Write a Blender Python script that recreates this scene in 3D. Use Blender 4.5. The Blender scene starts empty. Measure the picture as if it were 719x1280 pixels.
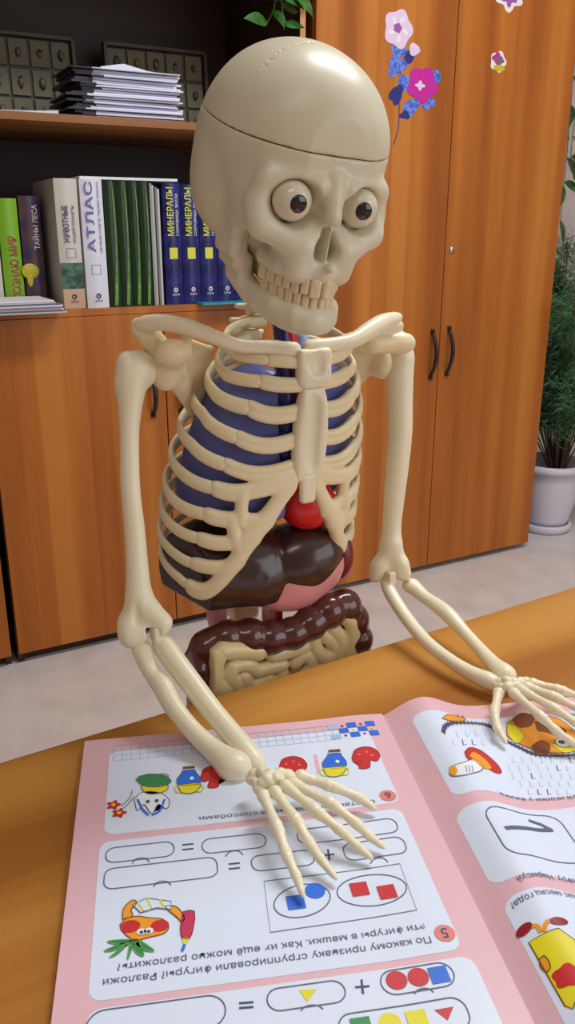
import bpy, bmesh, random
import numpy as np
LAMP_A, LAMP_B, LAMP_C = 40.0, 7.0, 33.0
from math import *
from mathutils import Vector, Matrix

# ------------------------------------------------------------------ camera, light, exposure
scene = bpy.context.scene
col = scene.collection
FPX = 1040.0; TH = radians(18.6); CAMZ = 1.06
cam_data = bpy.data.cameras.new('camera'); cam = bpy.data.objects.new('camera', cam_data); col.objects.link(cam)
cam_data.sensor_fit = 'VERTICAL'; cam_data.sensor_height = 32.0; cam_data.lens = 32.0 * FPX / 1280.0
cam_data.clip_start = 0.01
cam.location = (0, 0, CAMZ); cam.rotation_euler = (pi/2 - TH, 0, 0)
scene.camera = cam
scene.view_settings.view_transform = 'Standard'; scene.view_settings.look = 'None'
scene.view_settings.gamma = 1.0; scene.view_settings.use_curve_mapping = False
scene.view_settings.exposure = -0.08
world = bpy.data.worlds.new('world'); scene.world = world; world.use_nodes = True
world.node_tree.nodes['Background'].inputs[0].default_value = (0.8, 0.85, 1.0, 1)
world.node_tree.nodes['Background'].inputs[1].default_value = 0.3

def area_light(name, loc, size, power, color, rz=0.0, target=None):
    l = bpy.data.lights.new(name, 'AREA'); l.shape = 'RECTANGLE'; l.size, l.size_y = size
    l.energy = power; l.color = color
    o = bpy.data.objects.new(name, l); col.objects.link(o); o.location = loc
    if target is None: o.rotation_euler = (0, 0, rz)
    else:
        d = Vector(target) - Vector(loc); o.rotation_euler = d.to_track_quat('-Z', 'Y').to_euler()
    return o
ROT = radians(28.76)
area_light('ceiling_lamp_light', (0.75, 1.30, 2.70), (1.2, 0.35), LAMP_A, (0.93, 0.97, 1.0), ROT)
area_light('ceiling_lamp_light', (-0.2, -0.9, 2.70), (1.2, 0.35), LAMP_B, (1.0, 0.94, 0.86), ROT)
area_light('window_daylight', (2.6, -0.7, 1.6), (2.4, 1.9), LAMP_C, (0.86, 0.93, 1.0), target=(0.2, 0.6, 1.0))

# ------------------------------------------------------------------ helpers
def ray(px, py):
    x = (px - 359.5)/FPX; y = -(py - 640)/FPX
    return np.array([x, cos(TH) + y*sin(TH), -sin(TH) + y*cos(TH)])
O3 = np.array([0, 0, CAMZ])
def PY(px, py, Y): r = ray(px, py); return O3 + r*(Y/r[1])
def PZ(px, py, z): r = ray(px, py); return O3 + r*((z - CAMZ)/r[2])

def mk_mat(name, color, rough=0.5, spec=0.5, coat=0.0, noise=None, bump=0.0, bscale=200, sss=0.0):
    m = bpy.data.materials.new(name); m.use_nodes = True
    nt = m.node_tree; b = nt.nodes['Principled BSDF']
    b.inputs['Base Color'].default_value = (*color, 1); b.inputs['Roughness'].default_value = rough
    b.inputs['Specular IOR Level'].default_value = spec
    b.inputs['Coat Weight'].default_value = coat; b.inputs['Coat Roughness'].default_value = 0.12
    if sss:
        b.inputs['Subsurface Weight'].default_value = sss; b.inputs['Subsurface Scale'].default_value = 0.004
    tc = nt.nodes.new('ShaderNodeTexCoord')
    if noise:
        c2, sc, lo, hi = noise
        n = nt.nodes.new('ShaderNodeTexNoise'); n.inputs['Scale'].default_value = sc; n.inputs['Detail'].default_value = 4
        nt.links.new(tc.outputs['Object'], n.inputs['Vector'])
        r = nt.nodes.new('ShaderNodeValToRGB'); r.color_ramp.elements[0].position = lo; r.color_ramp.elements[1].position = hi
        r.color_ramp.elements[0].color = (*color, 1); r.color_ramp.elements[1].color = (*c2, 1)
        nt.links.new(n.outputs['Fac'], r.inputs['Fac']); nt.links.new(r.outputs['Color'], b.inputs['Base Color'])
    if bump:
        n = nt.nodes.new('ShaderNodeTexNoise'); n.inputs['Scale'].default_value = bscale
        nt.links.new(tc.outputs['Object'], n.inputs['Vector'])
        bp = nt.nodes.new('ShaderNodeBump'); bp.inputs['Strength'].default_value = bump; bp.inputs['Distance'].default_value = 0.001
        nt.links.new(n.outputs['Fac'], bp.inputs['Height']); nt.links.new(bp.outputs['Normal'], b.inputs['Normal'])
    return m

def wood(name, dark, mid, light, axis='Z', band=14.0, rough=0.38, stave=17.0):
    m = bpy.data.materials.new(name); m.use_nodes = True; nt = m.node_tree; b = nt.nodes['Principled BSDF']
    b.inputs['Roughness'].default_value = rough; b.inputs['Specular IOR Level'].default_value = 0.35
    tc = nt.nodes.new('ShaderNodeTexCoord')
    def stretched(scale, k):
        mp = nt.nodes.new('ShaderNodeMapping')
        s = [scale]*3; s['XYZ'.index(axis)] = scale*k
        mp.inputs['Scale'].default_value = s
        nt.links.new(tc.outputs['Object'], mp.inputs['Vector']); return mp
    def noise(mp, det=3, dist=0.0):
        n = nt.nodes.new('ShaderNodeTexNoise'); n.inputs['Scale'].default_value = 1.0; n.inputs['Detail'].default_value = det
        n.inputs['Distortion'].default_value = dist
        nt.links.new(mp.outputs['Vector'], n.inputs['Vector']); return n
    broad = noise(stretched(band, 0.03), 1); fine = noise(stretched(260, 0.012), 3); fig = noise(stretched(22, 0.10), 3, 0.8)
    def math(op, a, v):
        x = nt.nodes.new('ShaderNodeMath'); x.operation = op; nt.links.new(a, x.inputs[0])
        if isinstance(v, float): x.inputs[1].default_value = v
        else: nt.links.new(v, x.inputs[1])
        return x.outputs[0]
    s = math('ADD', math('MULTIPLY', broad.outputs['Fac'], 0.70), math('MULTIPLY', fine.outputs['Fac'], 0.13))
    s = math('ADD', s, math('MULTIPLY', fig.outputs['Fac'], 0.17))
    # staves: strips of even tone side by side, each a little lighter or darker
    sx_ = nt.nodes.new('ShaderNodeSeparateXYZ'); nt.links.new(tc.outputs['Object'], sx_.inputs[0])
    st_ = math('FLOOR', math('MULTIPLY', sx_.outputs['X' if axis == 'Z' else 'Y'], stave), 0.0)
    wn = nt.nodes.new('ShaderNodeTexWhiteNoise'); wn.noise_dimensions = '1D'; nt.links.new(st_, wn.inputs['W'])
    s = math('ADD', math('MULTIPLY', s, 0.90), math('MULTIPLY', wn.outputs['Value'], 0.11))
    r = nt.nodes.new('ShaderNodeValToRGB'); cr = r.color_ramp
    cr.elements[0].position = 0.36; cr.elements[0].color = (*dark, 1)
    cr.elements[1].position = 0.64; cr.elements[1].color = (*light, 1)
    e = cr.elements.new(0.5); e.color = (*mid, 1)
    nt.links.new(s, r.inputs['Fac']); nt.links.new(r.outputs['Color'], b.inputs['Base Color'])
    return m

def srgb(r, g, b):
    f = lambda c: (c/255/12.92) if c/255 <= 0.04045 else ((c/255 + 0.055)/1.055)**2.4
    return (f(r), f(g), f(b))

def empty(name, label=None, cat=None, group=None, loc=(0, 0, 0), rz=0.0):
    o = bpy.data.objects.new(name, None); o.empty_display_size = 0.05; col.objects.link(o)
    o.location = loc; o.rotation_euler = (0, 0, rz)
    tag(o, label, cat, group); return o
def tag(o, label=None, cat=None, group=None, kind=None):
    if label: o['label'] = label
    if cat: o['category'] = cat
    if group: o['group'] = group
    if kind: o['kind'] = kind
    return o
def link_mesh(name, me, mats, parent=None, smooth=True):
    if not isinstance(mats, (list, tuple)): mats = [mats]
    for m in mats: me.materials.append(m)
    if smooth: me.polygons.foreach_set('use_smooth', [True]*len(me.polygons))
    o = bpy.data.objects.new(name, me); col.objects.link(o)
    if parent is not None: o.parent = parent
    return o

class MB:                                  # mesh builder: quads, boxes, sweeps with material slots
    def __init__(s): s.v = []; s.f = []; s.m = []
    def add(s, vs, fs, mi=0):
        b = len(s.v); s.v += [tuple(map(float, p)) for p in vs]; s.f += [tuple(b + i for i in q) for q in fs]; s.m += [mi]*len(fs)
    def box(s, lo, hi, mi=0, M=None, bev=0.0):
        bm = bmesh.new(); bmesh.ops.create_cube(bm, size=1.0)
        lo = Vector(lo); hi = Vector(hi)
        for v in bm.verts: v.co = Vector([(lo[i] + hi[i])/2 + v.co[i]*(hi[i] - lo[i]) for i in range(3)])
        if bev: bmesh.ops.bevel(bm, geom=bm.edges[:], offset=bev, segments=2, profile=0.7, affect='EDGES')
        s.bm(bm, mi, M)
    def bm(s, bm, mi=0, M=None):
        bm.verts.index_update()
        vs = [(M @ v.co if M else v.co) for v in bm.verts]
        s.add(vs, [[v.index for v in f.verts] for f in bm.faces], mi); bm.free()
    def lathe(s, prof, c=(0, 0, 0), n=32, mi=0, M=None):
        vs = []; fs = []
        for r, z in prof:
            for k in range(n):
                a = 2*pi*k/n; vs.append((c[0] + r*cos(a), c[1] + r*sin(a), c[2] + z))
        for i in range(len(prof) - 1):
            for k in range(n):
                k2 = (k + 1) % n; fs.append((i*n + k, i*n + k2, (i + 1)*n + k2, (i + 1)*n + k))
        if M: vs = [M @ Vector(p) for p in vs]
        s.add(vs, fs, mi)
    def tube(s, pts, rad, n=10, mi=0, up=(0, 0, 1), flat=None, cap=True):
        """rad: float or list; flat=(h, t) lists give elliptical section: h along 'side', t across"""
        P = [Vector(p) for p in pts]; N = len(P); vs = []; fs = []
        if not hasattr(rad, '__len__'): rad = [rad]*N
        ups = up if hasattr(up[0], '__len__') else [up]*N
        for i in range(N):
            t = (P[min(i + 1, N - 1)] - P[max(i - 1, 0)]).normalized()
            u_ = Vector(ups[i]); a = (u_ - t*u_.dot(t))
            if a.length < 1e-5: a = t.orthogonal()
            a.normalize(); b = t.cross(a)
            ra = rad[i]; rb = rad[i] if flat is None else rad[i]*flat
            for k in range(n):
                w = 2*pi*k/n; vs.append(P[i] + a*ra*cos(w) + b*rb*sin(w))
        for i in range(N - 1):
            for k in range(n):
                k2 = (k + 1) % n; fs.append((i*n + k, i*n + k2, (i + 1)*n + k2, (i + 1)*n + k))
        if cap: fs += [tuple(reversed(range(n))), tuple((N - 1)*n + k for k in range(n))]
        s.add(vs, fs, mi)
    def build(s, name, mats, parent=None, smooth=False):
        me = bpy.data.meshes.new(name); me.from_pydata(s.v, [], s.f); me.update()
        o = link_mesh(name, me, mats, parent, smooth)
        me.polygons.foreach_set('material_index', s.m)
        bm = bmesh.new(); bm.from_mesh(me); bmesh.ops.recalc_face_normals(bm, faces=bm.faces); bm.to_mesh(me); bm.free()
        return o

def catmull(pts, n=8):
    P = [np.array(p, float) for p in pts]; out = []
    P = [2*P[0] - P[1]] + P + [2*P[-1] - P[-2]]
    for i in range(1, len(P) - 2):
        for k in range(n):
            t = k/n; a, b, c, d = P[i-1], P[i], P[i+1], P[i+2]
            out.append(0.5*((2*b) + (c - a)*t + (2*a - 5*b + 4*c - d)*t*t + (3*b - a - 3*c + d)*t**3))
    out.append(P[-2]); return out

# ---- signed-distance sculpting with surface nets
class Field:
    def __init__(s, lo, hi, h):
        s.lo = np.array(lo, float); s.h = h
        s.n = np.ceil((np.array(hi, float) - s.lo)/h).astype(int) + 1
        s.g = np.full(s.n, 1e3, np.float32)
    def sl(s, lo, hi):
        a = np.maximum(np.floor((np.array(lo) - s.lo)/s.h).astype(int), 0); b = np.minimum(np.ceil((np.array(hi) - s.lo)/s.h).astype(int) + 1, s.n)
        if (b <= a).any(): return None
        ax = [s.lo[i] + s.h*np.arange(a[i], b[i], dtype=np.float32) for i in range(3)]
        return tuple(slice(a[i], b[i]) for i in range(3)), ax[0][:, None, None], ax[1][None, :, None], ax[2][None, None, :]
    def apply(s, fn, lo, hi, k=0.0, op='+'):
        pad = k + 3*s.h
        r = s.sl(np.array(lo) - pad, np.array(hi) + pad)
        if r is None: return
        S, X, Y, Z = r
        d = fn(X, Y, Z); g = s.g[S]
        if op == '-': g2 = -g; d = d
        else: g2 = g
        if k > 0:
            hh = np.maximum(k - np.abs(g2 - d), 0)/k; m = np.minimum(g2, d) - (hh*hh*k*0.25 if k < 4.5 else hh*hh*hh*k/6)
        else: m = np.minimum(g2, d)
        s.g[S] = -m if op == '-' else m
    def ell(s, c, r, k=0.0, op='+', R=None):
        c = np.array(c, float); r = np.array(r, float); R_ = None if R is None else np.array(R, float)
        def fn(X, Y, Z):
            x, y, z = X - c[0], Y - c[1], Z - c[2]
            if R_ is not None: x, y, z = (R_[0, 0]*x + R_[1, 0]*y + R_[2, 0]*z, R_[0, 1]*x + R_[1, 1]*y + R_[2, 1]*z, R_[0, 2]*x + R_[1, 2]*y + R_[2, 2]*z)
            k0 = np.sqrt((x/r[0])**2 + (y/r[1])**2 + (z/r[2])**2); k1 = np.sqrt((x/r[0]**2)**2 + (y/r[1]**2)**2 + (z/r[2]**2)**2)
            return k0*(k0 - 1)/np.maximum(k1, 1e-6)
        e = r if R is None else np.array([r.max()]*3)
        s.apply(fn, c - e, c + e, k, op); return s
    def cap(s, a, b, ra, rb=None, k=0.0, op='+'):
        rb = ra if rb is None else rb
        a = np.array(a, float); b = np.array(b, float); ba = b - a; L = max(float(ba @ ba), 1e-12)
        def fn(X, Y, Z):
            t = np.clip(((X - a[0])*ba[0] + (Y - a[1])*ba[1] + (Z - a[2])*ba[2])/L, 0, 1)
            return np.sqrt((X - a[0] - ba[0]*t)**2 + (Y - a[1] - ba[1]*t)**2 + (Z - a[2] - ba[2]*t)**2) - (ra + (rb - ra)*t)
        m = max(ra, rb); s.apply(fn, np.minimum(a, b) - m, np.maximum(a, b) + m, k, op); return s
    def chain(s, pts, rads, k=0.0, op='+', n=1):
        if not hasattr(rads, '__len__'): rads = [rads]*len(pts)
        if n > 1:
            q = catmull([list(p) + [r] for p, r in zip(pts, rads)], n); pts = [x[:3] for x in q]; rads = [x[3] for x in q]
        for i in range(len(pts) - 1): s.cap(pts[i], pts[i+1], rads[i], rads[i+1], k, op)
        return s
    def tri(s, a, b, c, th, k=0.0, op='+'):
        a, b, c = [np.array(p, float) for p in (a, b, c)]
        ba, cb, ac = b - a, c - b, a - c; nor = np.cross(ba, ac)
        def fn(X, Y, Z):
            P = [np.stack(np.broadcast_arrays(X - q[0], Y - q[1], Z - q[2]), -1) for q in (a, b, c)]
            ins = (np.sign(P[0] @ np.cross(ba, nor)) + np.sign(P[1] @ np.cross(cb, nor)) + np.sign(P[2] @ np.cross(ac, nor))) < 2.0
            def ed(p, e):
                t = np.clip((p @ e)/(e @ e), 0, 1)[..., None]; w = e*t - p; return (w*w).sum(-1)
            d1 = np.minimum(np.minimum(ed(P[0], ba), ed(P[1], cb)), ed(P[2], ac)); d2 = (P[0] @ nor)**2/(nor @ nor)
            return np.sqrt(np.where(ins, d1, d2)) - th
        A = np.minimum(np.minimum(a, b), c) - th; B = np.maximum(np.maximum(a, b), c) + th
        s.apply(fn, A, B, k, op); return s
    def rbox(s, c, half, r, k=0.0, op='+', R=None):
        c = np.array(c, float); half = np.array(half, float); R_ = np.eye(3) if R is None else np.array(R, float)
        def fn(X, Y, Z):
            x, y, z = X - c[0], Y - c[1], Z - c[2]
            q = [np.abs(R_[0, i]*x + R_[1, i]*y + R_[2, i]*z) - (half[i] - r) for i in range(3)]
            return np.sqrt(sum(np.maximum(v, 0)**2 for v in q)) + np.minimum(np.maximum(np.maximum(q[0], q[1]), q[2]), 0) - r
        e = half if R is None else np.array([np.linalg.norm(half)]*3)
        s.apply(fn, c - e, c + e, k, op); return s
    def clip(s, pt, nrm):                     # keep the side the normal points away from
        nrm = np.array(nrm, float); nrm /= np.linalg.norm(nrm); pt = np.array(pt, float)
        ax = [s.lo[i] + s.h*np.arange(s.n[i], dtype=np.float32) for i in range(3)]
        d = (ax[0][:, None, None] - pt[0])*nrm[0] + (ax[1][None, :, None] - pt[1])*nrm[1] + (ax[2][None, None, :] - pt[2])*nrm[2]
        s.g = np.maximum(s.g, d.astype(np.float32)); return s
    def copy(s):
        c = Field.__new__(Field); c.lo = s.lo; c.h = s.h; c.n = s.n; c.g = s.g.copy(); return c
    def mesh(s, name, xf=None, smooth=1):
        g = np.minimum(s.g, 5*s.h)
        g[0], g[-1] = s.h, s.h; g[:, 0], g[:, -1] = s.h, s.h; g[:, :, 0], g[:, :, -1] = s.h, s.h
        ins = g < 0; n = np.array(g.shape)
        c = [ins[a:n[0]-1+a, b:n[1]-1+b, d:n[2]-1+d] for a in (0, 1) for b in (0, 1) for d in (0, 1)]
        al = c[0].copy(); an = c[0].copy()
        for q in c[1:]: al &= q; an |= q
        act = an & ~al; idx = np.argwhere(act); N = len(idx)
        vid = np.full(act.shape, -1, np.int32); vid[tuple(idx.T)] = np.arange(N)
        acc = np.zeros((N, 3)); cnt = np.zeros(N)
        for a, b in [((0,0,0),(1,0,0)),((0,1,0),(1,1,0)),((0,0,1),(1,0,1)),((0,1,1),(1,1,1)),((0,0,0),(0,1,0)),((1,0,0),(1,1,0)),((0,0,1),(0,1,1)),((1,0,1),(1,1,1)),((0,0,0),(0,0,1)),((1,0,0),(1,0,1)),((0,1,0),(0,1,1)),((1,1,0),(1,1,1))]:
            a = np.array(a); b = np.array(b); ga = g[tuple((idx + a).T)]; gb = g[tuple((idx + b).T)]
            m = (ga < 0) != (gb < 0); t = np.where(m, ga/np.where(m, ga - gb, 1), 0)[:, None]
            acc += np.where(m[:, None], a + (b - a)*t, 0); cnt += m
        V = (idx + acc/np.maximum(cnt, 1)[:, None])*s.h + s.lo
        F = []
        for ax in range(3):
            o1, o2 = [(1, 2), (2, 0), (0, 1)][ax]
            sa = [slice(None)]*3; sb = [slice(None)]*3; sa[ax] = slice(0, -1); sb[ax] = slice(1, None)
            A, B = ins[tuple(sa)], ins[tuple(sb)]
            e = np.argwhere(A != B); e = e[(e[:, o1] > 0) & (e[:, o2] > 0) & (e[:, o1] < n[o1]-1) & (e[:, o2] < n[o2]-1)]
            fl = A[tuple(e.T)]
            d1 = np.eye(3, dtype=int)[o1]; d2 = np.eye(3, dtype=int)[o2]
            q = np.stack([vid[tuple((e - d1 - d2).T)], vid[tuple((e - d2).T)], vid[tuple(e.T)], vid[tuple((e - d1).T)]], 1)
            q[~fl] = q[~fl][:, ::-1]; F.append(q)
        F = np.concatenate(F)
        for _ in range(smooth):
            S = np.zeros_like(V); c_ = np.zeros(N)
            for i in range(4):
                for j in ((i + 1) % 4, (i - 1) % 4):
                    np.add.at(S, F[:, i], V[F[:, j]]); np.add.at(c_, F[:, i], 1)
            V = V*0.5 + 0.5*S/np.maximum(c_, 1)[:, None]
        if xf is not None: V = xf(V)
        me = bpy.data.meshes.new(name)
        me.vertices.add(N); me.vertices.foreach_set('co', V.astype(np.float32).ravel())
        me.loops.add(len(F)*4); me.loops.foreach_set('vertex_index', F.astype(np.int32).ravel())
        me.polygons.add(len(F)); me.polygons.foreach_set('loop_start', np.arange(0, len(F)*4, 4, dtype=np.int32))
        me.update(calc_edges=True); me.validate()
        return me
    def obj(s, name, mat, parent=None, xf=None, smooth=1): return link_mesh(name, s.mesh(name, xf, smooth), mat, parent, True)

def text_verts(body, size=1.0, bold=0.0):
    """flat lettering as (verts, faces) in text space, left aligned on the baseline, with its width"""
    cu = bpy.data.curves.new('lettering', 'FONT'); cu.body = body; cu.size = size; cu.fill_mode = 'BOTH'; cu.resolution_u = 3; cu.offset = bold
    o = bpy.data.objects.new('lettering', cu); col.objects.link(o)
    dg = bpy.context.evaluated_depsgraph_get(); dg.update()
    me = bpy.data.meshes.new_from_object(o.evaluated_get(dg))
    vs = [v.co.copy() for v in me.vertices]; fs = [tuple(p.vertices) for p in me.polygons]
    bpy.data.objects.remove(o); bpy.data.curves.remove(cu); bpy.data.meshes.remove(me)
    return vs, fs
# ------------------------------------------------------------------ materials
M_front = wood('orange alder laminate', srgb(150, 80, 24), srgb(176, 100, 34), srgb(194, 120, 48), 'Z', 11)
M_edge = mk_mat('laminate edge band', srgb(205, 150, 90), 0.45)
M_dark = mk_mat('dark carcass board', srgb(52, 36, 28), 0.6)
M_table = wood('desk laminate', srgb(164, 102, 38), srgb(190, 130, 56), srgb(206, 148, 74), 'X', 16, 0.33)
M_floor = mk_mat('grey beige linoleum', srgb(222, 212, 206), 0.42, noise=(srgb(206, 196, 190), 9, 0.35, 0.7))
M_wall = mk_mat('pinkish wall paint', srgb(214, 198, 190), 0.8, bump=0.3, bscale=90)
M_ceil = mk_mat('white ceiling paint', srgb(235, 233, 228), 0.9)
M_base = mk_mat('yellow brown baseboard', srgb(160, 122, 70), 0.5)
M_black = mk_mat('black pull plastic', srgb(34, 24, 22), 0.3)
M_chrome = mk_mat('lock metal', (0.6, 0.6, 0.62), 0.25); M_chrome.node_tree.nodes['Principled BSDF'].inputs['Metallic'].default_value = 0.9
M_white = mk_mat('white paper', srgb(236, 236, 242), 0.6)

# ------------------------------------------------------------------ room shell (frame of the cabinets)
A0 = np.array([-0.69643, 1.90758, 0.0])
Rz = Matrix.Translation(Vector(A0)) @ Matrix.Rotation(ROT, 4, 'Z')
def struct(name, mb, mats):
    o = mb.build(name, mats); o.location = A0; o.rotation_euler = (0, 0, ROT); o['kind'] = 'structure'; return o
S0, S1, D0, D1, HC = -2.3, 3.3, -4.6, 0.475, 2.8
m = MB(); m.box((S0, D0, -0.06), (S1, D1, 0)); struct('floor', m, M_floor)
m = MB(); m.box((S0, D0, HC), (S1, D1, HC + .06)); struct('ceiling', m, M_ceil)
m = MB(); m.box((S0 - .1, D1, 0), (S1 + .1, D1 + .1, HC)); struct('wall_back', m, M_wall)
m = MB(); m.box((S0 - .1, D0 - .1, 0), (S1 + .1, D0, HC)); struct('wall_front', m, M_wall)
m = MB(); m.box((S0 - .1, D0, 0), (S0, D1, HC)); struct('wall_left', m, M_wall)
m = MB(); m.box((S1, D0, 0), (S1 + .1, D1, HC)); struct('wall_right', m, M_wall)
m = MB(); m.box((1.80, D1 - .014, 0), (S1, D1, .035), bev=.003); struct('baseboard_back', m, M_base)

def CF(x, y, z): return Rz @ Vector((x, y, z))
def cab(name, label, cat, group=None): return empty(name, label, cat, group, loc=A0, rz=ROT)

# ------------------------------------------------------------------ low cabinets, shelves, wardrobe
TOPZ = .886
def pull(mb_parent, x, z, h=.135, name='door_handle'):
    b = MB(); pts = [(x, -.004 - .022*sin(pi*t), z + h*(t - .5)) for t in np.linspace(0, 1, 13)]
    b.tube(pts, [.0042 + .0022*sin(pi*t) for t in np.linspace(0, 1, 13)], 10, up=(1, 0, 0))
    b.box((x - .006, -.006, z - h/2 - .008), (x + .006, .0005, z - h/2 + .008), bev=.002)
    b.box((x - .006, -.006, z + h/2 - .008), (x + .006, .0005, z + h/2 + .008), bev=.002)
    return b.build(name, M_black, mb_parent, True)
def door(par, x0, x1, z0, z1, mat=M_front):
    b = MB(); b.box((x0 + .0015, 0, z0), (x1 - .0015, .016, z1), bev=.0012); return b.build('door', mat, par)
DEP = .46
def bookcase(x0, x1, label, hmain, hshelf=True):
    c = cab('bookcase', label, 'bookcase')
    b = MB(); t = .016
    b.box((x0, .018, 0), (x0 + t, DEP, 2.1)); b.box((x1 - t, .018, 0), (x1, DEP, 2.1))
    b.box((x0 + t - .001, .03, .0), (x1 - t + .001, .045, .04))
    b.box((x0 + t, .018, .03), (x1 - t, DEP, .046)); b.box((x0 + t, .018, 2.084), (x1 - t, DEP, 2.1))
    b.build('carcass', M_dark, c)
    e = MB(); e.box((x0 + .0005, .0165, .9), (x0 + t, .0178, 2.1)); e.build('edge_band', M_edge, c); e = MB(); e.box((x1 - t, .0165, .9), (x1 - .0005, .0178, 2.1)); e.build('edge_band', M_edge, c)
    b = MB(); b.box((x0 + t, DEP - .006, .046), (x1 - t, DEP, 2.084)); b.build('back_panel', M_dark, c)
    b = MB(); b.box((x0 + t, .002, TOPZ - .016), (x1 - t, DEP - .007, TOPZ), bev=.001); b.build('shelf', M_front, c)
    b = MB(); b.box((x0 + t, .002, 1.290), (x1 - t, DEP - .007, 1.307), bev=.001); o = b.build('shelf', M_shelf, c)
    b = MB(); b.box((x0 + t, .02, 1.70), (x1 - t, DEP - .007, 1.717), bev=.001); b.build('shelf', M_shelf, c)
    xm = .440 if x0 > 0 else (x0 + x1)/2
    for a, bb, hx in ((x0, xm, xm - .038), (xm, x1, xm + .038)):
        d = door(c, a, bb, .03, TOPZ - .017); pull(d, hx, .665, .095)
    return c
M_shelf = wood('shelf laminate', srgb(140, 88, 44), srgb(160, 104, 56), srgb(176, 118, 66), 'X', 11)
bookcase(.006, .855, 'orange wood bookcase with a low two-door cupboard holding the blue and green books', 1)
bookcase(-.884, -.010, 'leftmost orange wood cupboard, only a sliver of its door showing at the left edge', 1)

w = cab('wardrobe', 'tall orange wood wardrobe with flower stickers and two curved black pulls', 'wardrobe')
W0, W1, WM = .874, 1.766, 1.318
b = MB(); b.box((W0, .018, .02), (W1, DEP, 2.15)); b.box((W0 + .03, .05, 0), (W1 - .06, DEP, .02)); b.build('carcass', wood('wardrobe side laminate', srgb(100, 50, 20), srgb(120, 66, 26), srgb(140, 80, 34), 'Z', 9), w)
d1 = door(w, W0, WM, .02, 2.15); d2 = door(w, WM, W1, .02, 2.15)
pull(d1, 1.288, .710, .135); pull(d2, 1.350, .716, .135)
b = MB(); Mx = Matrix.Translation((1.343, 0, 1.011)) @ Matrix.Rotation(pi/2, 4, 'X')
b.lathe([(0, .006), (.006, .006), (.0095, .003), (.010, -.0005)], n=20, M=Mx); b.box((1.3415, -.0068, 1.005), (1.3445, -.0055, 1.017), 1)
b.build('lock', [M_chrome, M_black], d2, True)

# stickers (thin vinyl on the doors), outlines in door coordinates x, z
def sticker(name, label, cx, cz, shapes, sc=1.0):
    """shapes: list of (points, material, layer)"""
    mb = MB(); mats = []
    for pts, mt, lay in shapes:
        if mt not in mats: mats.append(mt)
        y0 = -.0002 - .0003*lay
        vs = [(cx + sc*p[0], y0, cz + sc*p[1]) for p in pts]
        n = len(vs); c = (sum(v[0] for v in vs)/n, y0 - .0002, sum(v[2] for v in vs)/n)
        mb.add(vs + [c] + [(v[0], -.00005, v[2]) for v in vs], [(i, (i + 1) % n, n) for i in range(n)] + [(i, n + 1 + i, n + 1 + (i + 1) % n, (i + 1) % n) for i in range(n)], mats.index(mt))
    o = mb.build(name, mats, None); o.location = A0; o.rotation_euler = (0, 0, ROT)
    tag(o, label, 'sticker', 'stickers on the wardrobe doors'); return o
def blob(cx, cy, rx, ry, lobes=5, amp=.18, ph=0, n=40, rot=0):
    out = []
    for i in range(n):
        a = 2*pi*i/n; r = 1 + amp*cos(lobes*a + ph); x = rx*r*cos(a); y = ry*r*sin(a)
        out.append((cx + x*cos(rot) - y*sin(rot), cy + x*sin(rot) + y*cos(rot)))
    return out
s_lil = mk_mat('lilac petal print', srgb(226, 200, 226), .4); s_pink = mk_mat('magenta petal print', srgb(196, 30, 150), .4)
s_blue = mk_mat('blue leaf print', srgb(60, 90, 190), .4, noise=(srgb(120, 150, 225), 90, .4, .65)); s_core = mk_mat('violet flower core', srgb(150, 90, 160), .4)
s_stem = mk_mat('dark stem print', srgb(86, 60, 90), .4); s_wh = mk_mat('white sticker edge', srgb(236, 225, 225), .4); s_yel = mk_mat('yellow sticker print', srgb(205, 180, 40), .4); s_gr = mk_mat('grey sticker print', srgb(120, 100, 120), .4); s_navy = mk_mat('navy leaf print', srgb(34, 44, 120), .4)
def PW(px, py):                              # a point on the wardrobe front, door coordinates
    r = Vector(ray(px, py)); o = Vector(O3); n = Vector((-sin(ROT), cos(ROT), 0)); t = ((Vector(A0) - o).dot(n))/r.dot(n)
    p = o + r*t - Vector(A0); return (p.dot(Vector((cos(ROT), sin(ROT), 0))), p.z)
def wb(px, py, rpx, rpy, lobes=5, amp=.15, ph=0, rot=0):
    c = PW(px, py); e = PW(px + rpx, py); g = PW(px, py - rpy); return blob(c[0], c[1], e[0] - c[0], g[1] - c[1], lobes, amp, ph, rot=rot)
def strip(pts, w):
    P = [PW(*p) for p in pts]; P = [np.array(q) for q in catmull([(a, b_, 0) for a, b_ in P], 5)]
    L, R_ = [], []
    for i in range(len(P)):
        t = P[min(i+1, len(P)-1)] - P[max(i-1, 0)]; t = t/np.linalg.norm(t); nn = np.array([-t[1], t[0], 0])*w
        L.append(tuple((P[i] + nn)[:2])); R_.append(tuple((P[i] - nn)[:2]))
    return L + R_[::-1]
def strips(pts, w, mt, lay):
    q = strip(pts, w); n = len(q)//2
    return [([q[i], q[i+1], q[2*n-2-i], q[2*n-1-i]], mt, lay) for i in range(n - 1)]
sh = strips([(492, 181), (498, 160), (499, 130), (500, 95), (506, 70)], .0018, s_stem, 0)
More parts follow.
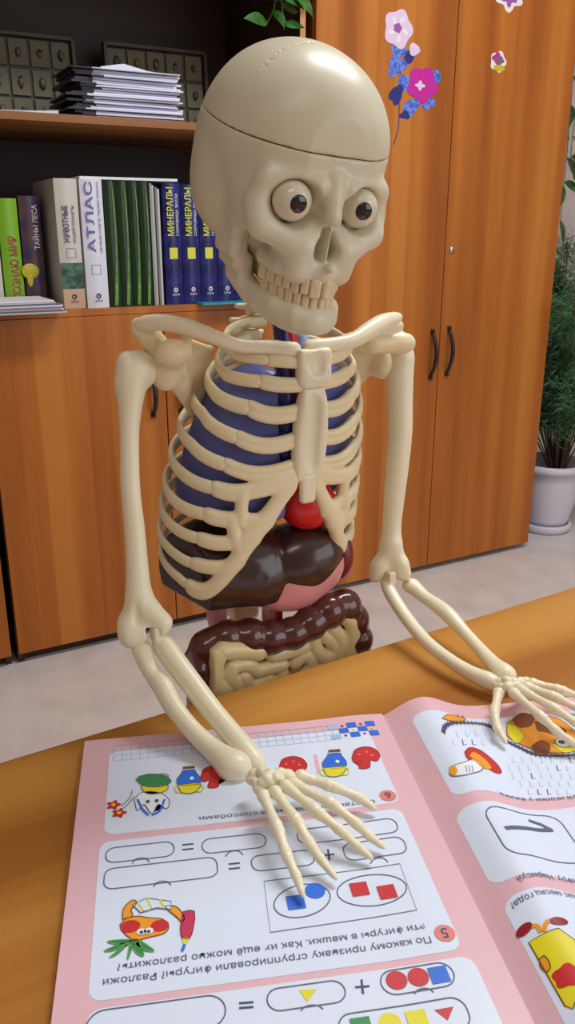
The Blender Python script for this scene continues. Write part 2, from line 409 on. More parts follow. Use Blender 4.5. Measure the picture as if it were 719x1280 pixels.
sh += [(wb(*a), mt, l) for a, mt, l in [
    ((496, 83, 12, 11, 3, .2, 1, .4), s_blue, 1), ((499, 62, 8, 12, 2, .2, 0, .3), s_blue, 1), ((497, 116, 13, 9, 3, .25, 0, .9), s_navy, 1),
    ((507, 104, 8, 12, 2, .2, 0, -.3), s_blue, 1), ((515, 133, 13, 9, 3, .2, 0, .6), s_blue, 1), ((506, 144, 6, 5, 3, .2, 2, 0), s_navy, 2),
    ((541, 97, 8, 12, 2, .25, 0, .2), s_blue, 1), ((535, 128, 8, 9, 3, .2, 0, 0), s_blue, 1), ((512, 71, 5, 10, 2, .1, 0, -.5), s_navy, 1),
    ((518, 62, 6.5, 8, 3, .1, 0, 0), s_lil, 2), ((498, 36, 17, 24, 5, .10, 0, 0), s_lil, 2), ((497, 35, 5, 6, 5, .1, 0, 0), s_core, 3),
    ((528, 106, 18, 22, 5, .12, 1, 0), s_pink, 3), ((525, 107, 5, 5, 4, .3, 0, 0), s_lil, 4)]]
for k in range(5):
    a = 2*pi*k/5 + .3; sh.append((wb(498 + 9*cos(a), 36 + 13*sin(a), 2.0, 6, 2, .1, 0, -a + 1.2), s_wh, 3))
sticker('flower_sticker', 'flower sticker with a lilac and a magenta bloom on blue leaves', 0, 0, sh)
sticker('flower_sticker', 'tiny red and yellow bouquet sticker right of the big flower sticker', 0, 0,
        [(wb(623, 77, 9.5, 13, 5, .1), s_wh, 0), (wb(622, 73, 6, 7, 4, .2), s_pink, 1), (wb(624, 76, 5.5, 5.5, 4, .2), s_gr, 2), (wb(624, 85, 6.5, 4.5, 2, .1), s_yel, 2)])
sticker('flower_sticker', 'white and violet sticker cut off by the top edge of the photo', 0, 0,
        [(wb(637, -4, 15, 17, 5, .2, 1.5), s_wh, 0), (wb(637, -3, 8, 10, 5, .3, 1.5), s_core, 1)])

# ------------------------------------------------------------------ books on the bookcase worktop
def bookm(name, c, rough=.35, noise=None): return mk_mat(name, srgb(*c), rough, noise=noise)
M_pages = mk_mat('book pages', srgb(225, 218, 205), .8)
def spine_text(par, s, xc, z0, z1, h, mt, y=-.0004, flip=False, bold=0.01, xoff=0):
    """lettering running up the spine, fitted between z0 and z1, glyph height h"""
    vs, fs = text_verts(s, 1.0, bold); xs = [v.x for v in vs]; ys = [v.y for v in vs]
    if not xs: return
    w = max(xs) - min(xs); hy = max(ys) - min(ys); mb = MB(); out = []
    for v in vs:
        a = (v.x - min(xs))/w*(z1 - z0); q = (v.y - min(ys))/hy*h
        out.append((xc + h/2 - q + xoff, y, z0 + a))
    mb.add(out, fs); return mb.build('spine_lettering', mt, par)
def book(x0, x1, h, y0, dep, label, mt, z=TOPZ, tilt=0.0, round_=.006, name='book', cat='book', group=None):
    e = empty(name, label, cat, group, loc=CF((x0 + x1)/2, y0, z), rz=ROT); e.rotation_euler = (0, tilt, ROT)
    wd = x1 - x0; t = min(.003, wd*.2); b = MB()
    # curved spine + two boards
    n = 8; prof = [(-wd/2 + wd*i/n, -round_*sin(pi*i/n)) for i in range(n + 1)]
    inn = [(wd/2 - t - (wd - 2*t)*i/n, t*.6) for i in range(n + 1)]
    vs = [(x, y, 0) for x, y in prof] + [(x, y, h) for x, y in prof] + [(x*.94, t*.8, 0) for x, y in prof] + [(x*.94, t*.8, h) for x, y in prof]
    k = n + 1; fs = []
    for i in range(n):
        fs += [(i, i+1, k+i+1, k+i), (2*k+i, 2*k+i+1, i+1, i), (k+i, k+i+1, 3*k+i+1, 3*k+i)]
    b.add(vs, fs); b.box((-wd/2, 0, 0), (-wd/2 + t, dep, h), bev=.0004); b.box((wd/2 - t, 0, 0), (wd/2, dep, h), bev=.0004)
    c = b.build('cover', mt, e)
    p = MB(); p.box((-wd/2 + t + .0001, t*.8 + .001, .003), (wd/2 - t - .0001, dep - .003, h - .003)); p.build('pages', M_pages, e)
    return e
def patch(par, x0, x1, z0, z1, mt, y=-.0065, name='spine_print'):
    b = MB(); b.box((x0, y, z0), (x1, y + .004, z1)); return b.build(name, mt, par)

def publisher(e, mt, z=.028, r=.006):
    b = MB(); M_ = Matrix.Translation((0, -.0068, z)) @ Matrix.Rotation(pi/2, 4, 'X')
    b.lathe([(r*.45, .0), (r*.45, .0005), (r, .0005), (r, 0)], n=18, M=M_); b.build('publisher_mark', mt, e)
    vs, fs = text_verts('ОЛМА', 1.0, .01); w = max(v.x for v in vs); b = MB(); b.add([((v.x - w/2)*.0062, -.0072, z - .014 + v.y*.0072) for v in vs], fs); b.build('publisher_lettering', mt, e)
def frame_print(e, x0, x1, z0, z1, w=.0009):
    b = MB(); y = -.0067; P = [(x0, y, z0), (x1, y, z0), (x1, y, z1), (x0, y, z1), (x0 + w, y, z0 + w), (x1 - w, y, z0 + w), (x1 - w, y, z1 - w), (x0 + w, y, z1 - w)]
    b.add(P, [(0, 1, 5, 4), (1, 2, 6, 5), (2, 3, 7, 6), (3, 0, 4, 7)]); return b.build('spine_print', M_violet, e)
M_blue = mk_mat('deep blue book cloth', srgb(34, 40, 120), .3, noise=(srgb(16, 18, 66), 26, .4, .62)); M_yel = bookm('lemon print', (214, 214, 60)); M_wp = bookm('white print', (222, 224, 230))
M_limeb = mk_mat('lime green cover', srgb(128, 180, 40), .35); M_purp = mk_mat('dusky forest cover', srgb(56, 44, 90), .35, noise=(srgb(96, 66, 50), 22, .42, .62)); M_cream = bookm('cream cover', (206, 198, 186)); M_whb = bookm('white cover', (222, 222, 232))
M_dkg = mk_mat('dark green photo print', srgb(20, 60, 42), .4, noise=(srgb(70, 110, 84), 60, .45, .6)); M_beige = bookm('beige print', (198, 164, 128)); M_redp = bookm('rust red lettering', (160, 60, 30)); M_navy = bookm('navy lettering', (28, 34, 96)); M_violet = bookm('violet lettering', (96, 84, 160))
M_grb = mk_mat('bottle green cover', srgb(20, 48, 18), .3); M_grl = mk_mat('leaf green streak print', srgb(112, 156, 66), .35, noise=(srgb(44, 92, 30), 30, .35, .65))
BY = .03
# green 'ПОЗНАЮ МИР'
e = book(.030, .084, .262, .11, .2, 'white and pale green picture book at the left end of the book row', M_cream)
e = book(.088, .133, .248, .11, .19, 'lime green book with rust red lettering on its spine', M_limeb)
spine_text(e, 'ПОЗНАЮ МИР', .004, .022, .165, .020, M_redp, -.0068, bold=.02)
e = book(.137, .186, .254, .11, .2, 'dusky violet forest book with a yellow beast on its spine', M_purp)
spine_text(e, 'ТАЙНЫ ЛЕСА', .008, .135, .235, .016, M_wp, -.0070)
b = MB(); b.bm((lambda bm: (bmesh.ops.create_uvsphere(bm, u_segments=12, v_segments=8, radius=1), bm)[1])(bmesh.new()), 0, Matrix.Translation((-.012, -.0055, .085)) @ Matrix.Diagonal((.022, .0022, .018, 1)))
b.bm((lambda bm: (bmesh.ops.create_uvsphere(bm, u_segments=12, v_segments=8, radius=1), bm)[1])(bmesh.new()), 0, Matrix.Translation((-.014, -.0055, .070)) @ Matrix.Diagonal((.008, .0022, .022, 1))); b.build('spine_print', bookm('yellow beast print', (196, 180, 40)), e, True)
e = book(.203, .256, .290, BY, .21, 'cream book with a dark green photo band, left of the white atlas', M_cream)
patch(e, -.0255, .0255, .046, .105, M_dkg); patch(e, -.0255, .0255, .001, .046, M_beige)
spine_text(e, 'ЖИВОТНЫЕ', -.007, .150, .232, .014, M_navy, -.0068, bold=.02); spine_text(e, 'НАШЕЙ ПЛАНЕТЫ', .010, .150, .232, .009, M_navy, -.0068, bold=.01)
frame_print(e, -.010, .012, .116, .138)
publisher(e, M_navy)
e = book(.262, .315, .290, BY, .22, 'white atlas with big violet lettering up its spine', M_whb)
spine_text(e, 'АТЛАС', -.008, .128, .285, .019, M_violet, -.0068, bold=.015); spine_text(e, 'ЦЕЛЫЙ МИР В ТВОИХ РУКАХ', .014, .128, .285, .007, M_navy, -.0068, bold=.01)
frame_print(e, -.012, .010, .078, .100)
publisher(e, M_navy)
# four bottle-green binders
xg = .318
for i, wg in enumerate((.031, .029, .026, .026)):
    lab = ['bottle green binder standing right beside the white atlas', 'second bottle green binder from the white atlas', 'third bottle green binder from the white atlas', 'bottle green binder next to the thin grey booklets'][i]
    e = book(xg, xg + wg - .0012, .288, BY, .22, lab, M_grb, round_=.005, name='binder', cat='binder', group='bottle green binders')
    b = MB(); n = 12; q = []
    for t in np.linspace(0, 1, n): q.append((-.002 + wg*(.34 - .55*(t - .15)**2), .02 + .26*t))
    for side in (0, 1):
        pass
    vs = []; 
    for t in np.linspace(0, 1, n):
        cx = wg*(-.26 + .50*sin(pi*(.15 + .55*t))); hw = wg*(.04 + .11*(1 - t)**1.5); yy = -.0056
        vs += [(cx - hw, yy, .004 + .285*t), (min(cx + hw, wg*.44), yy, .004 + .285*t)]
    b.add(vs, [(2*j, 2*j+1, 2*j+3, 2*j+2) for j in range(n - 1)]); b.build('spine_print', M_grl, e)  # lighter green artwork streak running up the binder spine
    xg += wg
for i in range(4):
    x = .432 + i*.0068
    b = MB(); b.box((x, BY + .004*(i % 2), TOPZ), (x + .0055, BY + .2, TOPZ + .285 - .004*i), bev=.0008)
    o = b.build('booklet', [mk_mat('booklet board', srgb(*[(150, 150, 150), (190, 186, 170), (120, 120, 128), (200, 196, 190)][i]), .6)]); o.location = A0; o.rotation_euler = (0, 0, ROT)
    tag(o, ['thin grey booklet right beside the green binders', 'thin pale booklet, second from the green binders', 'thin dark grey booklet, second from the blue books', 'thin cream booklet touching the first blue book'][i], 'booklet', 'thin upright booklets')
xb = .464
for i in range(5):
    wb_ = .0475
    e = book(xb, xb + wb_ - .0015, .286 - .002*(i % 2), BY, .22, ['leftmost blue mineral book, beside the thin booklets', 'second blue mineral book from the thin booklets', 'third blue mineral book, partly behind the skull', 'fourth blue mineral book, its foot seen under the skull', 'rightmost blue mineral book, behind the skull'][i], M_blue, group='blue mineral books')
    patch(e, -.012, .009, .110, .137, M_yel, -.0066)
    spine_text(e, 'МИНЕРАЛЫ', -.007, .165, .285*.97, .017, M_yel, -.0069, bold=.012); spine_text(e, 'СОКРОВИЩА ЗЕМЛИ', .011, .165, .262, .008, M_wp, -.0069)
    publisher(e, M_wp, .036, .0055)
    for zz in (.05, .085, .145):
        b = MB(); pts = [(-.020 + .04*t, -.0068, zz + .02*sin(3*t + i) + .015*t) for t in np.linspace(0, 1, 8)]
        b.tube(pts, .0004, 4); b.build('spine_print', M_violet, e)
    xb += wb_
def flat(name, label, cat, x0, x1, y0, y1, z, h, mats, rot=0.0, group=None, bev=.0006):
    b = MB(); b.box((-(x1-x0)/2, -(y1-y0)/2, 0), ((x1-x0)/2, (y1-y0)/2, h), bev=min(bev, h*.3)); o = b.build(name, mats)
    o.location = CF((x0+x1)/2, (y0+y1)/2, z); o.rotation_euler = (0, 0, ROT + rot); tag(o, label, cat, group); return o
flat('booklet', 'white booklet lying flat across the tops of the atlas and the green binders', 'booklet', .264, .505, BY, .235, TOPZ + .2902, .006, M_white)
flat('booklet', 'teal booklet lying on the cupboard top under the blue books', 'booklet', .535, .70, -.035, BY - .008, TOPZ + .0005, .004, mk_mat('teal card', srgb(40, 150, 160), .35), -.0)
# magazines on the left of the worktop
random.seed(4)
for i in range(8):
    c = [(190, 188, 196), (120, 130, 150), (214, 210, 214), (150, 120, 120), (228, 226, 232), (96, 110, 140), (206, 204, 210), (232, 232, 238)][i]
    flat('magazine', 'pale magazine, %s of the pile at the left of the cupboard top' % ['bottom one', 'second from the bottom', 'third from the bottom', 'fourth from the bottom', 'fourth from the top', 'third from the top', 'second from the top', 'topmost'][i], 'magazine',
         -.004 + random.uniform(0, .008), .190 - .004*i + random.uniform(-.006, .006), -.070 + random.uniform(-.004, .004), .085, TOPZ + .0003 + i*.0036, .0034, mk_mat('magazine paper', srgb(*c), .45), random.uniform(-.004, .004), 'magazines piled on the cupboard top')
# ------------------------------------------------------------------ upper shelf: specimen trays, paper stack, trailing plant
M_trayf = mk_mat('dark tray frame', srgb(70, 62, 50), .5); M_traycell = mk_mat('olive cell lining', srgb(112, 108, 84), .7); M_spec = mk_mat('dark mineral', srgb(48, 44, 40), .5, noise=(srgb(110, 100, 80), 60, .4, .6))
def tray(x0, x1, y, label, seed):
    e = empty('specimen_tray', label, 'specimen tray', 'specimen trays leaning at the back of the shelf', loc=CF((x0+x1)/2, y, 1.307), rz=ROT)
    e.rotation_euler = (radians(-4), 0, ROT); wd = x1 - x0; hh = .222; b = MB(); t = .008
    b.box((-wd/2, 0, 0), (wd/2, .006, hh)); 
    for lo, hi in (((-wd/2, -.02, 0), (-wd/2 + t, .001, hh)), ((wd/2 - t, -.02, 0), (wd/2, .001, hh)), ((-wd/2, -.02, 0), (wd/2, .001, t)), ((-wd/2, -.02, hh - t), (wd/2, .001, hh))): b.box(lo, hi)
    b.build('frame', M_trayf, e); random.seed(seed); nx, nz = 5, 3; cw = (wd - 2*t)/nx; ch = (hh - 2*t)/nz
    c = MB()
    for i in range(nx):
        for j in range(nz):
            x = -wd/2 + t + i*cw; z = t + j*ch; c.box((x + .004, -.006, z + .004), (x + cw - .004, -.0002, z + ch - .004), bev=.001)
    cells = c.build('cell_lining', M_traycell, e)
    for i in range(nx):
        for j in range(nz):
            x = -wd/2 + t + (i + .5)*cw; z = t + (j + .5)*ch; bm = bmesh.new(); bmesh.ops.create_icosphere(bm, subdivisions=2, radius=1)
            for v in bm.verts: v.co *= random.uniform(.8, 1.15)
            s = MB(); s.bm(bm, 0, Matrix.Translation((x, -.010, z)) @ Matrix.Diagonal((random.uniform(.006, .010), .005, random.uniform(.008, .015), 1))); s.build('specimen', M_spec, e, True)
tray(.085, .368, .36, 'dark tray of mineral specimens at the left end of the upper shelf', 1)
tray(.445, .735, .36, 'dark tray of mineral specimens behind the right side of the paper stack', 2)
random.seed(11)
M_sheet = mk_mat('violet white sheets', srgb(222, 222, 240), .5); M_cov = mk_mat('dark plum covers', srgb(34, 18, 42), .4)
zz = 1.3073
NB = 22
for i in range(NB):
    h = random.uniform(.004, .0062) if i < NB - 2 else .003
    xr = .525 + random.uniform(-.012, .006); xl = .300 + random.uniform(-.014, .016) + (.02 if i > 9 else 0); y0 = .03 + random.uniform(-.008, .012); d = .17
    ang = random.uniform(-.03, .03); b = MB(); n = 10; bowamp = (.012 if i == NB - 1 else random.uniform(.0, .0012))
    e = empty('notebook', None, 'notebook', 'notebooks stacked on the upper shelf', loc=CF((xl+xr)/2, y0, zz), rz=ROT + ang)
    ordn = ['bottom', 'second', 'third', 'fourth', 'fifth', 'sixth', 'seventh', 'eighth', 'ninth', 'tenth', 'eleventh', 'twelfth', 'thirteenth', 'fourteenth', 'fifteenth', 'sixteenth'][i] if i < 16 else ['seventeenth', 'eighteenth', 'fourth', 'third', 'second', 'top'][i - 16]
    e['label'] = 'white notebook, %s, in the stack on the upper shelf' % (('at the ' + ordn) if ordn in ('bottom', 'top') else ordn + (' from the top' if i > 17 else ' from the bottom'))
    W = xr - xl; e['group'] = 'notebooks stacked on the upper shelf'
    def slab(xa, xb_, ya, yb, z0, z1, mi, curve):
        vs = []
        for k in range(n + 1):
            x = xa + (xb_ - xa)*k/n; t = (x + W/2)/W; dz = curve*max(0, 1 - abs(t - .3)/.35)
            vs += [(x, ya, z0), (x, ya, z1 + dz), (x, yb, z1 + dz), (x, yb, z0)]
        fs = [(0, 1, 2, 3), (4*n, 4*n+3, 4*n+2, 4*n+1)]
        for k in range(n):
            for q in range(4): fs.append((4*k + q, 4*k + 4 + q, 4*k + 4 + (q+1) % 4, 4*k + (q+1) % 4))
        b.add(vs, fs, mi)
    slab(-W/2 + .002, W/2, 0, d, .0008, h - .0006, 0, 0 if i < NB-1 else bowamp); b.build('pages', M_sheet, e)
    b = MB(); b.box((-W/2 - .034 + random.uniform(-.016, .012), .004, .0002), (-W/2 + .0015, d, h - .0004)); b.box((-W/2, .01, .0002), (W/2 - .03, d, .0007)); b.build('cover', M_cov, e); zz += h
b = MB()
for k in range(9):
    pass
vs = []; n = 10
for k in range(n + 1):
    x = -.10 + .2*k/n; vs += [(x, 0, .0006), (x, .15, .0006), (x, 0, .0024 + .006*(k/n)**3), (x, .15, .0024 + .006*(k/n)**3)]
b.add(vs, [(4*k, 4*k+4, 4*k+5, 4*k+1) for k in range(n)] + [(4*k+2, 4*k+3, 4*k+7, 4*k+6) for k in range(n)] + [(4*k, 4*k+2, 4*k+6, 4*k+4) for k in range(n)] + [(4*k+1, 4*k+5, 4*k+7, 4*k+3) for k in range(n)] + [(0, 1, 3, 2), (4*n, 4*n+2, 4*n+3, 4*n+1)])
o = b.build('paper_sheets', M_sheet); o.location = CF(.125, .02, 1.3074); o.rotation_euler = (0, 0, ROT); tag(o, 'thin white papers lying left of the notebook stack on the upper shelf', 'papers')

# ---- leaves
M_leaf = mk_mat('bright vine leaf', srgb(60, 116, 44), .4, noise=(srgb(34, 76, 26), 30, .4, .65)); M_leafd = mk_mat('dark vine leaf', srgb(40, 84, 46), .4, noise=(srgb(80, 124, 60), 24, .45, .7)); M_vine = mk_mat('vine stem', srgb(96, 110, 60), .6); M_potw = mk_mat('white pot plastic', srgb(214, 212, 222), .35); M_soil = mk_mat('dark soil', srgb(40, 28, 24), .9)
def leaf(mb, base, dirv, nrm, L, W, mi=0, fold=.15, droop=.2):
    base = Vector(base); d = Vector(dirv).normalized(); nn = Vector(nrm); nn = (nn - d*nn.dot(d)); nn = nn.normalized() if nn.length > 1e-4 else d.orthogonal().normalized(); s = d.cross(nn)
    vs = []; n = 6
    for i in range(n + 1):
        t = i/n; w = W*.5*(sin(pi*t**.75))*(1 if i < n else 0) + .0002; c = base + d*L*t - nn*droop*L*t*t
        vs += [c - s*w + nn*fold*w, c, c + s*w + nn*fold*w]
    fs = []
    for i in range(n): fs += [(3*i, 3*i+1, 3*i+4, 3*i+3), (3*i+1, 3*i+2, 3*i+5, 3*i+4)]
    mb.add(vs, fs, mi)
def vine(root, paths, n_leaf, L, W, ml, seed, spread=1.0):
    random.seed(seed)
    for pts in paths:
        q = catmull(pts, 8); b = MB(); b.tube(q, .0016, 6); b.build('stem', M_vine, root, True)
        lf = MB()
        for k in range(n_leaf):
            p = q[int((len(q) - 1)*min(1, (k + .6)/n_leaf))]; a = random.uniform(0, 2*pi)
            d = (cos(a)*spread, sin(a)*.6*spread - .5, random.uniform(-1.0, .1)); L_ = L*random.uniform(.7, 1.2)
            leaf(lf, p, d, (cos(a)*.3, -1, .6), L_, W*L_/L)
        lf.build('foliage', ml, root, True)
r = empty('trailing_plant', 'bright green vine trailing down in front of the dark shelf top, behind the skull', 'plant', None, loc=CF(.78, .16, 1.717), rz=ROT)
b = MB(); b.lathe([(.001, 0), (.045, 0), (.058, .09), (.062, .095), (.056, .095), (.05, .07), (.001, .07)], n=28); b.build('pot', M_potw, r, True)
vine(r, [[(0, 0, .08), (0, -.09, .10), (.0, -.17, .0), (-.012, -.175, -.10), (.0, -.17, -.195)], [(0, 0, .08), (.01, -.10, .09), (.02, -.175, -.02), (.025, -.18, -.13)], [(0, 0, .08), (-.03, -.09, .10), (-.03, -.175, -.03), (-.03, -.18, -.14), (-.05, -.172, -.19)]], 14, .060, .034, M_leaf, 5)

# climbing vine hanging right of the wardrobe
r = empty('hanging_plant', 'vine with broad dark leaves hanging beside the right edge of the wardrobe', 'plant', None, loc=CF(2.16, .34, 1.78), rz=ROT)
b = MB(); b.lathe([(.001, 0), (.06, 0), (.08, .11), (.086, .115), (.078, .115), (.07, .09), (.001, .09)], n=28); b.build('pot', M_potw, r, True)
b = MB(); b.box((-.10, -.10, -.014), (.10, .134, 0), bev=.003); b.box((-.08, .10, -.13), (-.06, .134, -.014)); b.box((.06, .10, -.13), (.08, .134, -.014)); b.build('wall_bracket', M_edge, r)
def loc_(px, py, off):                       # photo point on a plane parallel to the cabinets -> plant-local coordinates
    rr = Vector(ray(px, py)); n = Vector((-sin(ROT), cos(ROT), 0)); t = ((Vector(A0) + n*off - Vector(O3)).dot(n))/rr.dot(n); p = Vector(O3) + rr*t
    return r.matrix_basis.inverted() @ p
vine(r, [[(0, 0, .10), (-.04, -.12, .08), loc_(722, 60, .27), loc_(714, 130, .26), loc_(709, 190, .26), loc_(704, 240, .26)], [(0, 0, .10), (0, -.11, .08), loc_(735, 60, .24), loc_(722, 130, .24), loc_(714, 190, .24), loc_(718, 225, .24)]], 9, .10, .055, M_leafd, 8, .8)
b = MB(); b.tube(catmull([loc_(704, 240, .26), loc_(702, 262, .26), loc_(701, 283, .26)], 6), .0014, 6); b.build('stem', M_vine, r, True)
b = MB(); leaf(b, loc_(705, 232, .26), (-.25, 0, -1), (0, -1, .2), .10, .042); leaf(b, loc_(700, 275, .26), (.62, 0, -1), (0, -1, .2), .10, .026); b.build('foliage', M_leafd, r, True)

# feathery potted shrub on the floor
PP = PZ(681, 660, 0)
r = empty('potted_shrub', 'tall feathery dark green shrub in a white pot on the floor beyond the wardrobe', 'plant', None, loc=(PP[0], PP[1], 0))
b = MB(); b.lathe([(.001, 0), (.082, 0), (.092, .012), (.094, .03), (.088, .034), (.080, .03), (.080, .022), (.001, .022)], n=40); b.build('saucer', M_potw, r, True)
b = MB(); b.lathe([(.001, .022), (.074, .022), (.082, .05), (.098, .12), (.106, .20), (.110, .235), (.124, .238), (.128, .246), (.127, .262), (.120, .266), (.112, .264), (.108, .25), (.100, .185), (.001, .185)], n=48); b.build('pot', M_potw, r, True)
b = MB(); b.lathe([(.001, .192), (.06, .194), (.100, .188)], n=32); b.build('soil', M_soil, r, True)
random.seed(21); st = MB(); fo = MB()
for k in range(64):
    a = random.uniform(0, 2*pi); rr_ = random.uniform(.04, .34); hz = random.uniform(.42, 1.08)
    tip = np.array([rr_*cos(a)*1.0 + .08, rr_*sin(a)*.9, hz]); sw = [(.03 + .015*cos(a), .02 + .015*sin(a), .20), (.35*tip[0], .35*tip[1], .22 + (hz - .22)*.55), (.8*tip[0], .8*tip[1], hz), (tip[0]*1.1, tip[1]*1.1, hz - random.uniform(.05, .20))]
    q = catmull(sw, 8); st.tube(q, [.0035*(1 - .7*i/len(q)) for i in range(len(q))], 5)
    for j in range(7, len(q)):
        for t_ in range(9):
            wp = np.array([q[j][0] + PP[0], q[j][1] + PP[1]]) - A0[:2]
            if wp @ np.array([cos(ROT), sin(ROT)]) < 1.80 or q[j][2] < .40: continue
            p = Vector(q[j]) + Vector([random.gauss(0, .012) for _ in range(3)]); d = Vector((random.gauss(0, 1), random.gauss(0, 1), random.gauss(-.5, .7))).normalized()
            Lb = random.uniform(.03, .07)
            for u_ in range(5):
                pp = p + d*Lb*(u_/5); dd = (d + Vector([random.gauss(0, .6) for _ in range(3)])).normalized(); s_ = dd.orthogonal().normalized()*.0016; e_ = pp + dd*random.uniform(.018, .034)
                fo.add([pp - s_, pp + s_, e_], [(0, 1, 2)])
st.build('stems', mk_mat('shrub stem', srgb(84, 70, 50), .7), r, True); fo.build('foliage', mk_mat('shrub needle green', srgb(52, 96, 56), .5, noise=(srgb(88, 128, 84), 6, .4, .65)), r)

# ------------------------------------------------------------------ desk
EA = PZ(460, 813, .75); EB = PZ(719, 734, .75); DANG = atan2(EB[1] - EA[1], EB[0] - EA[0])
desk = empty('desk', 'light orange wood desk the open textbook lies on', 'desk', None, loc=(EA[0], EA[1], 0), rz=DANG)
b = MB(); b.box((-.62, -.62, .728), (.82, 0, .75), bev=.0015); b.build('desk_top', M_table, desk)
b = MB(); b.box((-.60, -.60, 0), (-.582, -.03, .728)); b.build('side_panel', M_front, desk)
b = MB(); b.box((.782, -.60, 0), (.80, -.03, .728)); b.build('side_panel', M_front, desk)
b = MB(); b.box((-.582, -.33, .35), (.782, -.314, .728)); b.build('modesty_panel', M_front, desk)
# ------------------------------------------------------------------ open textbook
M_pink = mk_mat('pink page print', srgb(230, 184, 192), .42); M_card = mk_mat('white page card', srgb(224, 233, 250), .40)
INK = mk_mat('grey ink', srgb(96, 98, 120), .5); INKD = mk_mat('dark violet ink', srgb(72, 66, 110), .5); R_ = mk_mat('red print', srgb(206, 40, 44), .4); B_ = mk_mat('blue print', srgb(40, 110, 220), .4); Y_ = mk_mat('yellow print', srgb(232, 220, 30), .4)
G_ = mk_mat('green print', srgb(50, 140, 80), .4); OR_ = mk_mat('orange print', srgb(240, 160, 40), .4); BR_ = mk_mat('brown print', srgb(130, 70, 30), .4); SAL = mk_mat('salmon print', srgb(226, 130, 120), .4); LB = mk_mat('pale blue grid print', srgb(176, 194, 224), .4); MAG = mk_mat('crimson print', srgb(200, 50, 90), .4); WPR = mk_mat('bright white print', srgb(240, 242, 248), .4); RF = mk_mat('deep red print', srgb(150, 24, 36), .4); LGR = mk_mat('light green print', srgb(110, 170, 90), .4)
SP0 = np.array([.0631, .4824]); AU = np.array([.9872, .1595]); AV = np.array([.1595, -.9872])
AU /= np.linalg.norm(AU); AV = np.array([AU[1], -AU[0]])
def surfL(u): return .7556 + .0010*np.exp(-((u + .02)/.02)**2)
def surfR(u): return .7515 + .0038*(1 - np.exp(-np.maximum(u, 0)/.02)) + .0118*np.exp(-((u - .026)/.021)**2)
def uv(px, py, side):
    z = .757
    for _ in range(12):
        p = PZ(px, py, z); d = p[:2] - SP0; u = float(d @ AU); v = float(d @ AV); z = .5*z + .5*float((surfL if side == 'L' else surfR)(u))
    return (u, v)
book_e = empty('textbook', 'open pink and white maths textbook lying upside down to us on the desk', 'book', None, loc=(SP0[0], SP0[1], .75), rz=atan2(AU[1], AU[0]))
